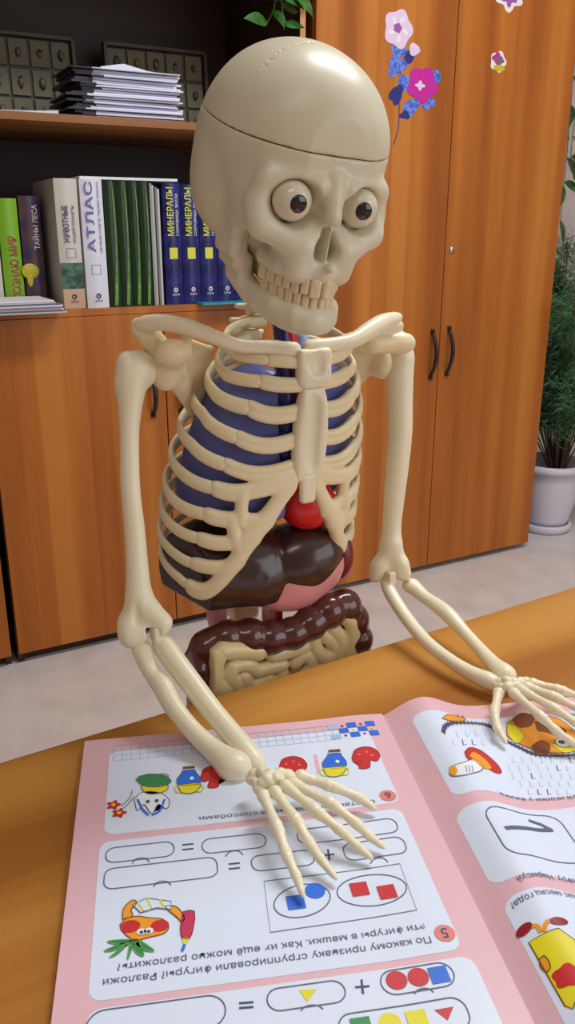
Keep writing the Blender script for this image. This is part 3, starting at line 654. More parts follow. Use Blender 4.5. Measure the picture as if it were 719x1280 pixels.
# in the textbook frame x = u, y = -v, z up
class Page:
    def __init__(s, side): s.side = side; s.surf = surfL if side == 'L' else surfR; s.v = []; s.f = []; s.m = []; s.mats = []
    def mi(s, mt):
        if mt not in s.mats: s.mats.append(mt)
        return s.mats.index(mt)
    def flat(s, bm, mt, lay):
        bm.verts.ensure_lookup_table(); us = [v.co.x for v in bm.verts]
        if s.side == 'R' or max(us) > -.06:
            lo, hi = min(us), max(us); step = .003; u = (floor(lo/step) + 1)*step
            while u < hi and u < .12:
                if u > -.06: bmesh.ops.bisect_plane(bm, geom=bm.verts[:] + bm.edges[:] + bm.faces[:], plane_co=(u, 0, 0), plane_no=(1, 0, 0))
                u += step
        bm.verts.index_update(); b = len(s.v); s.v += [(v.co.x, -v.co.y, float(s.surf(v.co.x)) - .75 + .00012*lay) for v in bm.verts]
        mi = s.mi(mt)
        for f_ in bm.faces: s.f.append([b + v.index for v in f_.verts]); s.m.append(mi)
        bm.free()
    def poly(s, pts, mt, lay=1):
        bm = bmesh.new(); vs = [bm.verts.new((p[0], p[1], 0)) for p in pts]; f_ = bm.faces.new(vs); bmesh.ops.triangulate(bm, faces=[f_]); s.flat(bm, mt, lay)
    def stroke(s, pts, w, mt, lay=2, closed=False):
        P = [np.array(p[:2], float) for p in pts]; n = len(P); L = []; R = []
        for i in range(n):
            a = P[(i - 1) % n] if (closed or i) else P[0]; c = P[(i + 1) % n] if (closed or i < n - 1) else P[-1]
            t = c - a; t = t/max(np.linalg.norm(t), 1e-9); nn = np.array([-t[1], t[0]])*w/2; L.append(P[i] + nn); R.append(P[i] - nn)
        bm = bmesh.new(); lv = [bm.verts.new((*p, 0)) for p in L]; rv = [bm.verts.new((*p, 0)) for p in R]
        for i in range(n if closed else n - 1): j = (i + 1) % n; bm.faces.new((lv[i], lv[j], rv[j], rv[i]))
        s.flat(bm, mt, lay)
    def rr(s, a, c, r):
        u0, u1 = sorted((a[0], c[0])); v0, v1 = sorted((a[1], c[1])); r = min(r, (u1-u0)/2*.98, (v1-v0)/2*.98); out = []
        for cx, cy, a0 in ((u1-r, v0+r, -pi/2), (u1-r, v1-r, 0), (u0+r, v1-r, pi/2), (u0+r, v0+r, pi)):
            for k in range(7): t = a0 + pi/2*k/6; out.append((cx + r*cos(t), cy + r*sin(t)))
        return out
    def box(s, px0, px1, r=.004, w=.0006, mt=INK, fill=None, lay=2):
        a, c = uv(*px0, s.side), uv(*px1, s.side); q = s.rr(a, c, r)
        if fill: s.poly(q, fill, lay)
        if w: s.stroke(q, w, mt, lay + 1, True)
    def ell(s, px, ru, rv, mt, lay=3, rot=0, n=28, fill=True, w=.0006, lobes=0, amp=0):
        c = uv(*px, s.side); q = []
        for k in range(n):
            t = 2*pi*k/n; g = 1 + amp*cos(lobes*t); x, y = ru*g*cos(t), rv*g*sin(t); q.append((c[0] + x*cos(rot) - y*sin(rot), c[1] + x*sin(rot) + y*cos(rot)))
        if fill: s.poly(q, mt, lay)
        else: s.stroke(q, w, mt, lay, True)
    def line(s, pxs, w, mt, lay=3, smooth=0, closed=False):
        q = [uv(*p, s.side) for p in pxs]
        if smooth: q = [tuple(x[:2]) for x in catmull([(a, b_, 0) for a, b_ in q], smooth)]
        s.stroke(q, w, mt, lay, closed)
    def area(s, pxs, mt, lay=3, smooth=0, outline=None):
        q = [uv(*p, s.side) for p in pxs]
        if smooth:
            qq = catmull([(a, b_, 0) for a, b_ in q + [q[0]]], smooth)[:-1]; q = [tuple(x[:2]) for x in qq]
        s.poly(q, mt, lay)
        if outline: s.stroke(q, .0005, outline, lay + 1, True)
    def text(s, body, p0, p1, h, mt=INK, bold=.0015, lay=4):
        """upside-down lettering: starts at pixel p0 (right) and ends at p1 (left)"""
        a = np.array(uv(*p0, s.side)); c = np.array(uv(*p1, s.side)); vs, fs = text_verts(body, 1.0, bold)
        x0 = min(v.x for v in vs); W = max(v.x for v in vs) - x0; d = (c - a)/W; dl = np.linalg.norm(d); dn = d/dl; up = np.array([dn[1], -dn[0]]); up = up if up[1] > 0 else -up
        hs = h/.73; bm = bmesh.new(); bv = [bm.verts.new((*(a + d*(v.x - x0) + up*v.y*hs), 0)) for v in vs]
        for f_ in fs:
            try: bm.faces.new([bv[i] for i in f_])
            except ValueError: pass
        s.flat(bm, mt, lay)
    def build(s, name):
        me = bpy.data.meshes.new(name); me.from_pydata(s.v, [], s.f); me.update(); o = link_mesh(name, me, s.mats, book_e, True); me.polygons.foreach_set('material_index', s.m)
        # every printed face looks up
        bm = bmesh.new(); bm.from_mesh(me)
        for f_ in bm.faces:
            if f_.normal.z < 0: f_.normal_flip()
        bm.to_mesh(me); bm.free(); return o
HP = .263; WL = .1935; WR = .190
# page blocks under the top leaves
def block(side, u0, u1, name, n=60):
    sf = surfL if side == 'L' else surfR; vs = []; us = np.linspace(u0, u1, n)
    for u in us:
        zt = float(sf(u)) - .75; vs += [(u, 0, zt - .0001), (u, -HP, zt - .0001), (u, -HP, .0012), (u, 0, .0012)]
    fs = [(0, 1, 2, 3), tuple(reversed([4*(n-1)+i for i in range(4)]))]
    for k in range(n - 1):
        for q in range(4): fs.append((4*k+q, 4*k+4+q, 4*k+4+(q+1) % 4, 4*k+(q+1) % 4))
    b = MB(); b.add(vs, fs); return b.build(name, M_white, book_e)
block('L', -WL + .0008, -.0003, 'page_block'); block('R', .0003, WR - .0008, 'page_block')
b = MB(); b.box((-WL - .001, -HP - .001, .0001), (WR + .001, .001, .0012)); b.build('cover', M_pink, book_e)

L = Page('L'); L.poly([(-WL, 0), (-.0001, 0), (-.0001, HP), (-WL, HP)], M_pink, 0)
def card(P, a, c, r=.006, side='L'): q = P.rr(uv(*a, side), uv(*c, side), r); P.poly(q, M_card, 1)
card(L, (137, 940), (501, 1003)); card(L, (125, 1053), (579, 1187)); 
q0 = uv(109, 1263, 'L'); q1 = uv(590, 1195, 'L'); L.poly(L.rr((q0[0], q0[1] + .0), (q1[0], HP + .02), .006)[:0] or [(q0[0], HP - .003)] + [(q0[0] + .006*(1 - cos(t)), q0[1] + .006*(1 - sin(t))) for t in np.linspace(0, pi/2, 6)] + [(q1[0] - .006*(1 - sin(t)), q0[1] + .006*(1 - cos(t))) for t in np.linspace(0, pi/2, 6)] + [(q1[0], HP - .003)], M_card, 1)
# squared paper strip with blue checks
ga = uv(142, 944, 'L'); gb = uv(470, 908, 'L'); v0 = .0085; v1 = .0245; u = ga[0]
while u < gb[0] - .028: L.stroke([(u, v0), (u, v1)], .0004, LB, 2); u += .0053
for k in range(4): L.stroke([(ga[0], v0 + (v1 - v0)*k/3), (gb[0] - .026, v0 + (v1 - v0)*k/3)], .0004, LB, 2)
cw = .0062; ub = gb[0]
for i in range(5):
    for j in range(3):
        x0 = ub - cw*(i + 1); y0 = .0083 + j*.0054
        if (i + j) % 2 == 0: L.poly([(x0, y0), (x0 + cw, y0), (x0 + cw, y0 + .0054), (x0, y0 + .0054)], B_ if i < 4 else LB, 3)
        elif i < 4: L.poly([(x0 + cw/2 + .0011*cos(t), y0 + .0028 + .0011*sin(t)) for t in np.linspace(0, 2*pi, 10)[:-1]], (Y_, R_)[i % 2], 3)
def vase(P, x, y, s=1.0):
    P.area([(x - 15*s, y - 4), (x - 9*s, y - 12), (x - 7*s, y - 15), (x + 7*s, y - 16), (x + 9*s, y - 13), (x + 15*s, y - 5), (x + 12*s, y + 2), (x - 12*s, y + 3)], B_, 3, 3, INK)
    P.area([(x - 14*s, y + 3), (x + 14*s, y + 1), (x + 8*s, y + 12), (x - 8*s, y + 13)], Y_, 4, 3, INK)
    P.line([(x - 12, y + 3), (x - 17, y + 6), (x - 15, y + 12), (x - 8, y + 12)], .0009, Y_, 5, 4); P.line([(x + 12, y + 1), (x + 18, y + 5), (x + 16, y + 11), (x + 8, y + 11)], .0009, Y_, 5, 4)
    P.area([(x - 8, y - 17), (x + 8, y - 18), (x + 7, y - 21), (x - 7, y - 20)], BR_, 4)
    P.ell((x + 4, y - 5), .0012, .0016, WPR, 6)
def mushroom(P, x, y):
    P.area([(x - 17, y - 2), (x - 13, y - 12), (x, y - 16), (x + 12, y - 13), (x + 18, y - 5), (x + 14, y + 2), (x + 6, y + 1), (x + 5, y + 10), (x - 8, y + 11), (x - 6, y + 2), (x - 14, y + 4)], R_, 3, 3, RF)
    for dx, dy in ((-8, -6), (1, -9), (8, -5)): P.ell((x + dx, y + dy), .0008, .001, SAL, 5)
vase(L, 236, 979); vase(L, 418, 958); mushroom(L, 268, 974); mushroom(L, 457, 950); mushroom(L, 366, 962)
L.line([(394, 944), (399, 968)], .0024, M_pink, 2)
# small hare holding two red flowers (drawn head down)
L.area([(168, 1000), (176, 992), (190, 990), (205, 994), (212, 1003), (208, 1012), (198, 1006), (190, 1018), (180, 1006), (172, 1014)], WPR, 3, 3, INK)
L.line([(172, 1000), (178, 1012), (186, 1020)], .0012, B_, 6, 4); L.line([(206, 1000), (200, 1014), (190, 1020)], .0012, B_, 6, 4)
L.area([(176, 984), (186, 978), (206, 978), (210, 987), (196, 993), (182, 992)], Y_, 3, 3, INK); L.area([(170, 975), (184, 969), (204, 970), (214, 978), (200, 984), (180, 983)], G_, 5, 3, INK)
L.line([(172, 972), (184, 970), (192, 974)], .0006, INK, 6, 3); L.line([(196, 970), (206, 968), (212, 972)], .0006, INK, 6, 3)
L.ell((185, 1003), .0011, .0013, INKD, 6); L.ell((196, 1002), .0011, .0013, INKD, 6)
L.line([(152, 1008), (162, 998), (166, 988)], .0005, INK, 3, 4); L.line([(150, 1014), (160, 1006), (168, 996)], .0005, INK, 3, 4)
for x, y in ((142, 1007), (149, 1017)): L.ell((x, y), .0034, .0034, R_, 4, lobes=5, amp=.28); L.ell((x, y), .0012, .0012, Y_, 5)
def numbered(P, x, y, s, mt=SAL):
    P.ell((x, y), .0048, .0048, mt, 3, n=32); c = uv(x, y, P.side); vs, fs = text_verts(s, 1, .01); cx = (max(v.x for v in vs) + min(v.x for v in vs))/2; cy = (max(v.y for v in vs) + min(v.y for v in vs))/2; bm = bmesh.new(); k = .0078
    bv = [bm.verts.new((c[0] - (v.x - cx)*k, c[1] + (v.y - cy)*k, 0)) for v in vs]
    for f_ in fs: bm.faces.new([bv[i] for i in f_])
    P.flat(bm, INKD, 4)
numbered(L, 485, 995, '6'); numbered(L, 556, 1167, '5')
L.text('Составь ряд разными способами.', (468, 1000), (246, 1022), .0032)
L.line([(250, 1045), (250, 1045.5)], .0002, INK, 3)
def oval(P, a, c, r=.0048): P.box(a, c, r, .0006, INK)
def bump_(P, x, y, w=11): P.line([(x - w, y + 5), (x - w*.6, y), (x, y - 2), (x + w*.6, y - 1), (x + w, y + 3)], .0006, INK, 3, 4)
oval(L, (133, 1061), (218, 1070)); bump_(L, 176, 1075); oval(L, (252, 1050), (334, 1059)); bump_(L, 293, 1066); oval(L, (370, 1038), (500, 1040))
oval(L, (131, 1087), (273, 1096)); bump_(L, 203, 1104); oval(L, (313, 1071), (395, 1081)); oval(L, (427, 1056), (511, 1066)); bump_(L, 474, 1075)
def equals(P, x, y, w=7):
    for dy in (-3, 3): P.line([(x - w, y + dy + .7), (x + w, y + dy - .7)], .0010, INKD, 3)
def plus(P, x, y, w=7):
    P.line([(x - w, y + .7), (x + w, y - .7)], .0010, INKD, 3); P.line([(x - 1, y - w), (x + 1, y + w)], .0010, INKD, 3)
equals(L, 235, 1059); equals(L, 293, 1083); plus(L, 411, 1069)
L.line([(330, 1102), (500, 1080), (521, 1138), (338, 1166)], .0006, INK, 2, 0, True)
L.ell((465, 1113), .0172, .0100, INK, 3, fill=False, rot=.02); L.ell((378, 1126), .0142, .0098, INK, 3, fill=False, rot=-.25)
def sq(P, x, y, s, mt, rot=.0): c = uv(x, y, P.side); P.poly([(c[0] + s*cos(rot + pi/4 + k*pi/2)*.707, c[1] + s*sin(rot + pi/4 + k*pi/2)*.707) for k in range(4)], mt, 4)
sq(L, 449.5, 1112, .0086, R_); sq(L, 484, 1115.5, .0086, R_); sq(L, 370, 1128.5, .0086, B_); L.ell((394, 1114), .0050, .0050, B_, 4)
L.text('По какому признаку сгруппировали фигуры? Разложи', (537, 1171), (129, 1225), .0036); L.text('эти фигуры в мешки. Как их ещё можно разложить?', (530, 1155), (147, 1206), .0036)
# orange onion-like vegetable with leaves, drawn head down, holding a pencil
L.area([(150, 1157), (158, 1149), (172, 1146), (186, 1148), (204, 1150), (211, 1160), (204, 1168), (188, 1172), (170, 1176), (156, 1168)], OR_, 3, 4, BR_)
L.ell((163, 1159), .0046, .0036, R_, 5, amp=0); L.ell((200, 1158), .0042, .0034, R_, 5)
L.ell((177, 1166), .0022, .0018, WPR, 6); L.ell((186, 1165), .0022, .0018, WPR, 6); L.ell((177, 1167), .0009, .0009, INKD, 7); L.ell((186, 1166), .0009, .0009, INKD, 7)
for tip, w in (((130, 1190), 5), (( 137, 1198), 5), ((160, 1200), 6), ((180, 1196), 6), ((193, 1190), 5), ((134, 1178), 4)):
    bx, by = 166, 1177; mx, my = (bx + tip[0])/2, (by + tip[1])/2 + 1; L.area([(bx - 3, by), (mx - w*.5, my + w*.7), tip, (mx + w*.5, my - w*.7), (bx + 6, by - 1)], G_, 4, 3, LGR)
L.area([(153, 1150), (155, 1136), (166, 1126), (171, 1130), (164, 1138), (166, 1146)], OR_, 4, 3, BR_)
L.area([(166, 1132), (184, 1124), (214, 1128), (214, 1138), (196, 1136), (176, 1142)], M_card, 5, 0, INK); L.line([(184, 1124), (190, 1137)], .0008, Y_, 7); L.line([(172, 1130), (180, 1140)], .0008, Y_, 7); L.line([(200, 1126), (206, 1137)], .0008, Y_, 7)
L.area([(206, 1134), (220, 1134), (230, 1146), (228, 1154), (222, 1148), (212, 1140)], OR_, 4, 3, BR_)
L.area([(229, 1141), (243, 1140), (242, 1160), (237, 1174), (228, 1173), (226, 1160)], MAG, 5, 2, RF); L.area([(228, 1173), (237, 1174), (230, 1186)], Y_, 6); L.line([(231, 1182), (228, 1190)], .0014, B_, 7)
# lower card
oval(L, (109, 1266), (284, 1282), .008); equals(L, 308, 1257, 9); L.box((332, 1238), (435, 1252), .006, .0006, INK); bump_(L, 390, 1259, 14)
L.area([(374, 1238), (396, 1237), (384, 1253)], Y_, 3); plus(L, 453, 1234, 9); L.box((472, 1216), (573, 1231), .006, .0006, INK); bump_(L, 530, 1238, 12)
L.ell((496, 1226), .0046, .0046, R_, 4); L.ell((523, 1222), .0046, .0046, R_, 4); sq(L, 549, 1219, .0082, B_)
L.box((420, 1270), (593, 1284), .006, .0006, INK); sq(L, 452, 1284, .0082, G_); L.ell((488, 1279), .0045, .0045, Y_, 4); sq(L, 522, 1275, .0084, Y_); L.area([(543, 1263), (567, 1259), (560, 1276)], R_, 3)
L.build('left_page')

R = Page('R'); R.poly([(.0001, 0), (WR, 0), (WR, HP), (.0001, HP)], M_pink, 0)
uL = uv(504, 893, 'R')[0]; ca_ = uv(530, 882, 'R')
def rcard(px_tl, px_bl, v0=None, v1=None):
    a = uv(*px_tl, 'R'); c = uv(*px_bl, 'R'); uu = .5*(a[0] + c[0]); R.poly(R.rr((uu, a[1] if v0 is None else v0), (WR - .006, c[1] if v1 is None else v1), .007), M_card, 1); return uu, a[1], c[1]
rc1 = rcard((520, 893), (560, 1004)); rc2 = rcard((570, 1016), (612, 1113)); rc3 = rcard((628, 1127), (700, 1275), v1=HP - .004)
R.line([(560, 1012), (640, 1006), (719, 1012)], .0001, M_pink, 2)
# mushroom with an orange cap
R.area([(581, 941), (588, 935), (602, 939), (620, 954), (627, 966), (618, 966), (600, 954), (586, 950)], R_, 3, 3, BR_); R.area([(587, 946), (592, 941), (604, 948), (615, 961), (604, 961), (594, 952)], OR_, 5, 3)
R.area([(562, 960), (566, 958), (580, 954), (594, 950), (604, 958), (600, 965), (584, 969), (568, 971), (562, 968)], WPR, 4, 3, INK); R.area([(562, 960), (568, 958), (572, 964), (569, 970), (562, 968)], OR_, 6, 2)
for dx in (0, 4, 8): R.line([(582 + dx, 958), (584 + dx, 966)], .0004, INK, 6)
# outlined animal: spiky grey contour with yellow-brown body
ctr = [(554, 916), (557, 908), (568, 904), (584, 904), (600, 905), (614, 909), (622, 918), (634, 927), (650, 935), (668, 943), (690, 945), (716, 944), (740, 938)]
R.line(ctr, .0022, INK, 3, 4); zz_ = []
for k, p in enumerate(catmull([uv(*q, 'R') + (0,) for q in ctr], 7)): zz_.append((p[0], p[1] + (.0030 if k % 2 else -.0026)))
R.stroke(zz_, .0009, INKD, 5)
R.area([(634, 905), (650, 896), (672, 894), (700, 900), (719, 915), (735, 930), (716, 940), (690, 942), (668, 938), (645, 928), (634, 920)], OR_, 4, 4, BR_)
R.area([(640, 900), (652, 892), (668, 896), (664, 908), (648, 910)], BR_, 6, 3); R.area([(668, 902), (690, 906), (708, 914), (700, 922), (682, 916), (672, 914)], BR_, 6, 3); R.area([(664, 934), (676, 926), (688, 932), (684, 944), (670, 944)], BR_, 6, 3)
R.area([(634, 906), (646, 910), (654, 922), (646, 930), (636, 920)], Y_, 6, 3); R.area([(690, 932), (712, 928), (724, 936), (706, 942)], Y_, 6, 3)
R.ell((704, 930), .0050, .0046, WPR, 7); R.ell((704, 930), .0050, .0046, INK, 8, fill=False); R.ell((702, 929), .0020, .0022, INKD, 8)
R.area([(553, 899), (560, 894), (572, 896), (582, 899), (578, 903), (564, 902)], OR_, 4, 3, BR_); R.line([(572, 894), (574, 898)], .0006, RF, 5); R.line([(578, 895), (580, 899)], .0006, RF, 5)
random.seed(3)
for j, (ya, xa, xb_) in enumerate(((917, 570, 610), (928, 566, 625), (940, 640, 640), (950, 640, 719), (960, 636, 719), (970, 640, 719), (980, 650, 719), (990, 660, 719))):
    x = xa
    while x < xb_:
        dk = random.random() < .2; R.line([(x, ya - 3), (x + 1.5, ya + 4), (x + 5, ya + 3)], .0006 if dk else .0004, INKD if dk else LB, 3); x += 12
R.text('Нарисуй иголки у ёжика.', (752, 992), (622, 990), .0030)
b1 = uv(602, 1010, 'R'); b2 = uv(637, 1070, 'R'); b3 = uv(688, 1009, 'R'); bu = .5*(b1[0] + b2[0]); bw = b3[0] - b1[0]; R.stroke(R.rr((bu, b1[1]), (bu + bw, b2[1]), .008), .0007, INK, 3, True); R.stroke(R.rr((bu + bw + .010, b1[1]), (bu + 2*bw + .010, b2[1]), .008), .0007, INK, 3, True); R.line([(691, 1038), (660, 1036), (632, 1036)], .0026, INK, 4); R.line([(691, 1039), (676, 1031), (661, 1026)], .0022, INK, 4)
R.text('Напиши цифру. Нарисуй', (770, 1093), (645, 1097), .0034); R.text('Какой сейчас месяц года?', (770, 1116), (637, 1131), .0034)
# yellow block character, drawn head down, with boots up
R.area([(661, 1179), (698, 1161), (719, 1176), (728, 1230), (716, 1262), (706, 1258)], Y_, 3, 0, BR_)
R.line([(676, 1166), (671, 1158), (660, 1160)], .0020, OR_, 4, 3); R.line([(680, 1165), (683, 1154), (694, 1150)], .0020, OR_, 4, 3)
R.ell((655, 1163), .0040, .0024, RF, 5, rot=-.3); R.ell((699, 1152), .0042, .0022, RF, 5, rot=.1)
R.ell((710, 1220), .0060, .0050, R_, 5, lobes=5, amp=.12); R.area([(674, 1200), (681, 1196), (688, 1208), (684, 1216), (676, 1210)], OR_, 4, 3, BR_)
R.build('right_page')
# ------------------------------------------------------------------ anatomical skeleton model
M_bone = mk_mat('ivory bone plastic', srgb(238, 222, 180), .36, .5, sss=0.12); M_bonec = mk_mat('pale bone plastic', srgb(240, 230, 198), .36, .5, sss=0.12)
M_skull = mk_mat('skull ivory plastic', srgb(226, 219, 194), .34, .5, noise=(srgb(214, 203, 172), 14, .4, .7), sss=0.12)
M_tooth = mk_mat('tooth cream', srgb(228, 212, 172), .35, sss=.1); M_eye = mk_mat('eyeball white', srgb(226, 216, 190), .15, coat=.4); M_pupil = mk_mat('black pupil', srgb(24, 16, 20), .12, coat=.6); M_inner = M_skull
M_lung = mk_mat('slate blue lung', srgb(92, 98, 160), .38); M_vein = mk_mat('dark blue vein', srgb(24, 26, 100), .3); M_art = mk_mat('artery red', srgb(190, 20, 30), .3); M_heart = mk_mat('bright red heart', srgb(214, 14, 26), .3, coat=.3)
M_liver = mk_mat('dark brown liver', srgb(62, 36, 30), .22, coat=.3); M_stom = mk_mat('pink stomach', srgb(226, 150, 150), .35); M_colon = mk_mat('maroon large intestine', srgb(84, 36, 30), .18, coat=.5); M_gut = mk_mat('cream small intestine', srgb(234, 216, 160), .25, coat=.2); M_spl = mk_mat('dark red spleen', srgb(120, 22, 24), .35)
M_trach = mk_mat('pale blue airway', srgb(150, 180, 220), .35); M_steel = mk_mat('brushed stand steel', (0.55, 0.55, 0.57), .3); M_steel.node_tree.nodes['Principled BSDF'].inputs['Metallic'].default_value = .9
SC = np.array([-.006, .62, 0.0]); SA = DANG; cs, sn = cos(SA), sin(SA)
sk = empty('skeleton_model', 'small ivory plastic human skeleton model with bulging eyes and coloured organs, hands on the textbook', 'skeleton', None, loc=tuple(SC), rz=SA)
def w2l(p): d = np.asarray(p, float) - SC; return np.array([d[0]*cs + d[1]*sn, -d[0]*sn + d[1]*cs, d[2]])
def l2w(p): return np.array([SC[0] + p[0]*cs - p[1]*sn, SC[1] + p[0]*sn + p[1]*cs, p[2]])
def LY(px, py, Y): return w2l(PY(px, py, Y))
def LZ(px, py, z): return w2l(PZ(px, py, z))
zk = [.79, .81, .825, .845, .865, .89, .915, .935, .952, .966, .985]
ak = [.076, .079, .081, .0825, .082, .080, .076, .071, .064, .0555, .048]
def cage(z):
    z = float(z); a = np.interp(z, zk, ak); xc = np.interp(z, [.80, .84, .87, .90, .93, .97], [-.014, -.012, -.009, -.006, -.003, 0]); b = .64*a + .003
    yf = -.046 + max(0, .965 - z)*.02; yc = yf + b; return a, b, xc, yc
def cpt(phi, z, off=0.0):                    # phi 0 = front, pi/2 = image left side, pi = back
    a, b, xc, yc = cage(z); return np.array([xc - (a + off)*sin(phi), yc - (b + off)*cos(phi), z])
def chit(px, py):
    o = w2l(O3); d = w2l(O3 + ray(px, py)) - o
    for t in np.linspace(.42, .75, 2400):
        p = o + d*t; a, b, xc, yc = cage(p[2])
        if ((p[0] - xc)/a)**2 + ((p[1] - yc)/b)**2 <= 1: break
    return p, atan2(-(p[0] - xc)/a, -(p[1] - yc)/b)
# --- ribs
sidez = [.980, .966, .954, .939, .917, .895, .873, .8545, .835, .817]
seam_px = [(335, 450), (327, 477), (312, 510), (297, 547), (282, 581), (267, 610), (257, 643), (248, 673), (240, 704), (235, 731)]
rib_hw = [.0036, .0047, .0056, .0054, .0053, .0052, .0050, .0047, .0044, .0040]
rc = empty('rib_cage', loc=(0, 0, 0)); rc.parent = sk
def rib_path(i, ph0, ph1, zf, n):
    return [cpt(ph, zf(ph)) for ph in np.linspace(ph0, ph1, n)]
seams = []
for i in range(10):
    p, ph = chit(*seam_px[i]); seams.append((ph, p[2]))
def zfun(i):
    ph_s, z_s = seams[i]; zs = sidez[i]; zb = zs + .020 + .0012*i
    def f(ph):
        if ph > 1.29:
            t = (ph - 1.29)/(pi - 1.29); return zs + (zb - zs)*(t*1.4 - .4*t*t) if t < 1 else zb
        t = (1.29 - ph)/(1.29 - ph_s); return zs + (z_s - zs)*(1.35*t - .35*t*t)
    return f
def mirror(P): return [np.array([2*cage(p[2])[2] - p[0], p[1], p[2]]) for p in P]
def outn(p): a, b, xc, yc = cage(p[2]); v = np.array([(p[0] - xc)/a**2, (p[1] - yc)/b**2, 0]); return v/np.linalg.norm(v)
for i in range(10):
    f = zfun(i); phs = np.linspace(seams[i][0] - .015, 2.86, 34); P = [cpt(ph, f(ph)) for ph in phs]
    hw = rib_hw[i]
    for side in (0, 1):
        Q = P if side == 0 else mirror(P)
        b = MB(); r = [hw*(.96 if k else .92) for k in range(len(Q))]
        r = [hw*(.72 + .28*min(1, (len(Q) - 1 - k)/8)) for k in range(len(Q))]; r[0] *= .85
        b.tube(Q, r, 14, up=(0, 0, 1), flat=.50 if i else .6); b.build('rib', M_bone, rc, True)
# --- costal cartilage (upper five bars + fused lower web) per side
zst = [.9745, .9595, .9405, .9205, .9010]
def cart(side):
    F = Field((-.105, -.065, .790) if side == 0 else (-.02, -.065, .790), (.012, .05, .99) if side == 0 else (.10, .05, .99), .0008)
    fx = (lambda p: p) if side == 0 else (lambda p: np.array([2*cage(p[2])[2] - p[0], p[1], p[2]]))
    def strand(pts, r, k=.004, sub=5):
        q = catmull([list(p) + [rr] for p, rr in zip(pts, r if hasattr(r, '__len__') else [r]*len(pts))], sub)
        for a, b_ in zip(q[:-1], q[1:]):
            pa, pb = fx(np.array(a[:3])), fx(np.array(b_[:3])); na = outn(pa) if side == 0 else outn(pa)
            # two offset capsules make a taller, flatter section
            for dz in (-.48, .48): F.cap(pa + [0, 0, dz*a[3]] - na*.0003, pb + [0, 0, dz*b_[3]] - na*.0003, a[3]*.50, b_[3]*.50, k)
    # (strand bars use half-height r; capsule radius .62 r)
    for i in range(5):
        ph_s, z_s = seams[i]; f = zfun(i); pts = []
        phe = .12 if i else .16
        for t in np.linspace(0, 1, 6):
            ph = ph_s + (phe - ph_s)*t; zlin = z_s + (zst[i] - z_s)*t; sag = [.0, -.001, -.0035, -.0045, -.0050][i]*sin(pi*t)
            pts.append(cpt(ph, zlin + sag))
        strand(pts, rib_hw[i]*1.0, .002)
    def W(*px, r=.0050, k=.0035): strand([chit(*q)[0] for q in px], r, k)
    W((267, 610), (283, 615), (300, 616), (330, 611), (352, 603), (371, 594), r=[.0050, .005, .0052, .0052, .005, .005])
    W((257, 643), (272, 648), (290, 650), (312, 651), (338, 652), r=.0048)
    W((248, 673), (270, 679), (295, 678), (322, 672), r=.0046)
    W((240, 704), (262, 709), (285, 708), (302, 700), r=.0044)
    W((235, 731), (246, 738), (260, 738), (279, 722), (300, 694), (319, 666), (337, 643), (353, 620), (367, 603), r=[.0044, .0050, .0054, .0060, .0066, .0070, .0068, .0058, .0050])
    W((304, 617), (302, 634), (301, 650), r=.0050); W((291, 650), (292, 664), (297, 678), r=.0050); W((302, 690), (306, 670), (318, 655), r=.0045); W((297, 678), (300, 690), r=.0042)
    W((320, 655), (330, 656), r=.0048)
    F.obj('costal_cartilage', M_bone, rc, smooth=2)
cart(0); cart(1)
# --- sternum
F = Field((-.03, -.066, .860), (.03, -.025, .995), .0007)
def sx(z): return cage(z)[2]*.55
yst = lambda z: cage(z)[3] - cage(z)[1] - .0005
F.rbox((sx(.972), yst(.972), .972), (.0135, .0042, .0120), .003, .0); F.rbox((sx(.965), yst(.965), .9635), (.0100, .0040, .008), .003, .005)
F.ell((0, yst(.985) - .0006, .990), (.006, .009, .0055), .004, '-')
F.ell((.0005, yst(.972) - .0060, .974), (.0065, .0042, .0085), .003, '-')
F1 = F.copy().clip((0, 0, .9572), (0, 0, -1)); F1.obj('manubrium', M_bonec, rc, smooth=2)
F = Field((-.03, -.066, .860), (.03, -.025, .965), .0007)
for k, z in enumerate(np.linspace(.950, .897, 9)): F.rbox((sx(z), yst(z), z), (.0098 + .0020*sin(pi*k/8) + .0010*k/8, .0040, .0075), .003, .005)
for z in np.linspace(.944, .904, 6): F.ell((sx(z), yst(z) - .0064, z), (.0052, .0042, .008), .003, '-')
F.obj('sternum_body', M_bonec, rc, smooth=2)
F = Field((-.03, -.066, .860), (.03, -.025, .91), .0007); F.rbox((sx(.885), yst(.885) - .0012, .8835), (.0062, .0036, .0110), .003, .003); F.rbox((sx(.893), yst(.893), .893), (.0075, .0036, .004), .003, .003)
F.obj('xiphoid_process', M_bonec, rc, smooth=2)

# --- spine
sp = empty('spine'); sp.parent = sk
def vertebra(c, r, h, par, neck=False):
    F = Field(np.array(c) - [.032, .030, .016], np.array(c) + [.032, .034, .016], .0009)
    F.rbox(c, (r, r*.8, h/2), min(r*.5, h*.3), 0); F.cap((c[0], c[1] + r*.6, c[2]), (c[0], c[1] + r*.8 + .013, c[2] - .005), .0036, .0022, .003)
    for sg in (-1, 1): F.cap((c[0] + sg*r*.5, c[1] + r*.6, c[2]), (c[0] + sg*(r + .007), c[1] + r*.6 + .003, c[2] + .001), .0030, .0022, .003)
    return F.obj('vertebra', M_bone, par, smooth=1)
for k in range(12): z = .970 - .0148*k; xb_ = cage(z)[2]; vertebra((xb_, .046 + .008*sin(pi*k/11), z), .0085 + .0003*k, .0118, sp)
for k in range(5): z = .790 - .0175*k; vertebra((-.014, .046 - .006*sin(pi*k/4), z), .0125, .0140, sp)
NK = [(0, .046, .984), (0, .038, .995), (.001, .030, 1.006), (.002, .022, 1.017), (.003, .015, 1.028), (.004, .008, 1.039), (.004, .001, 1.049)]
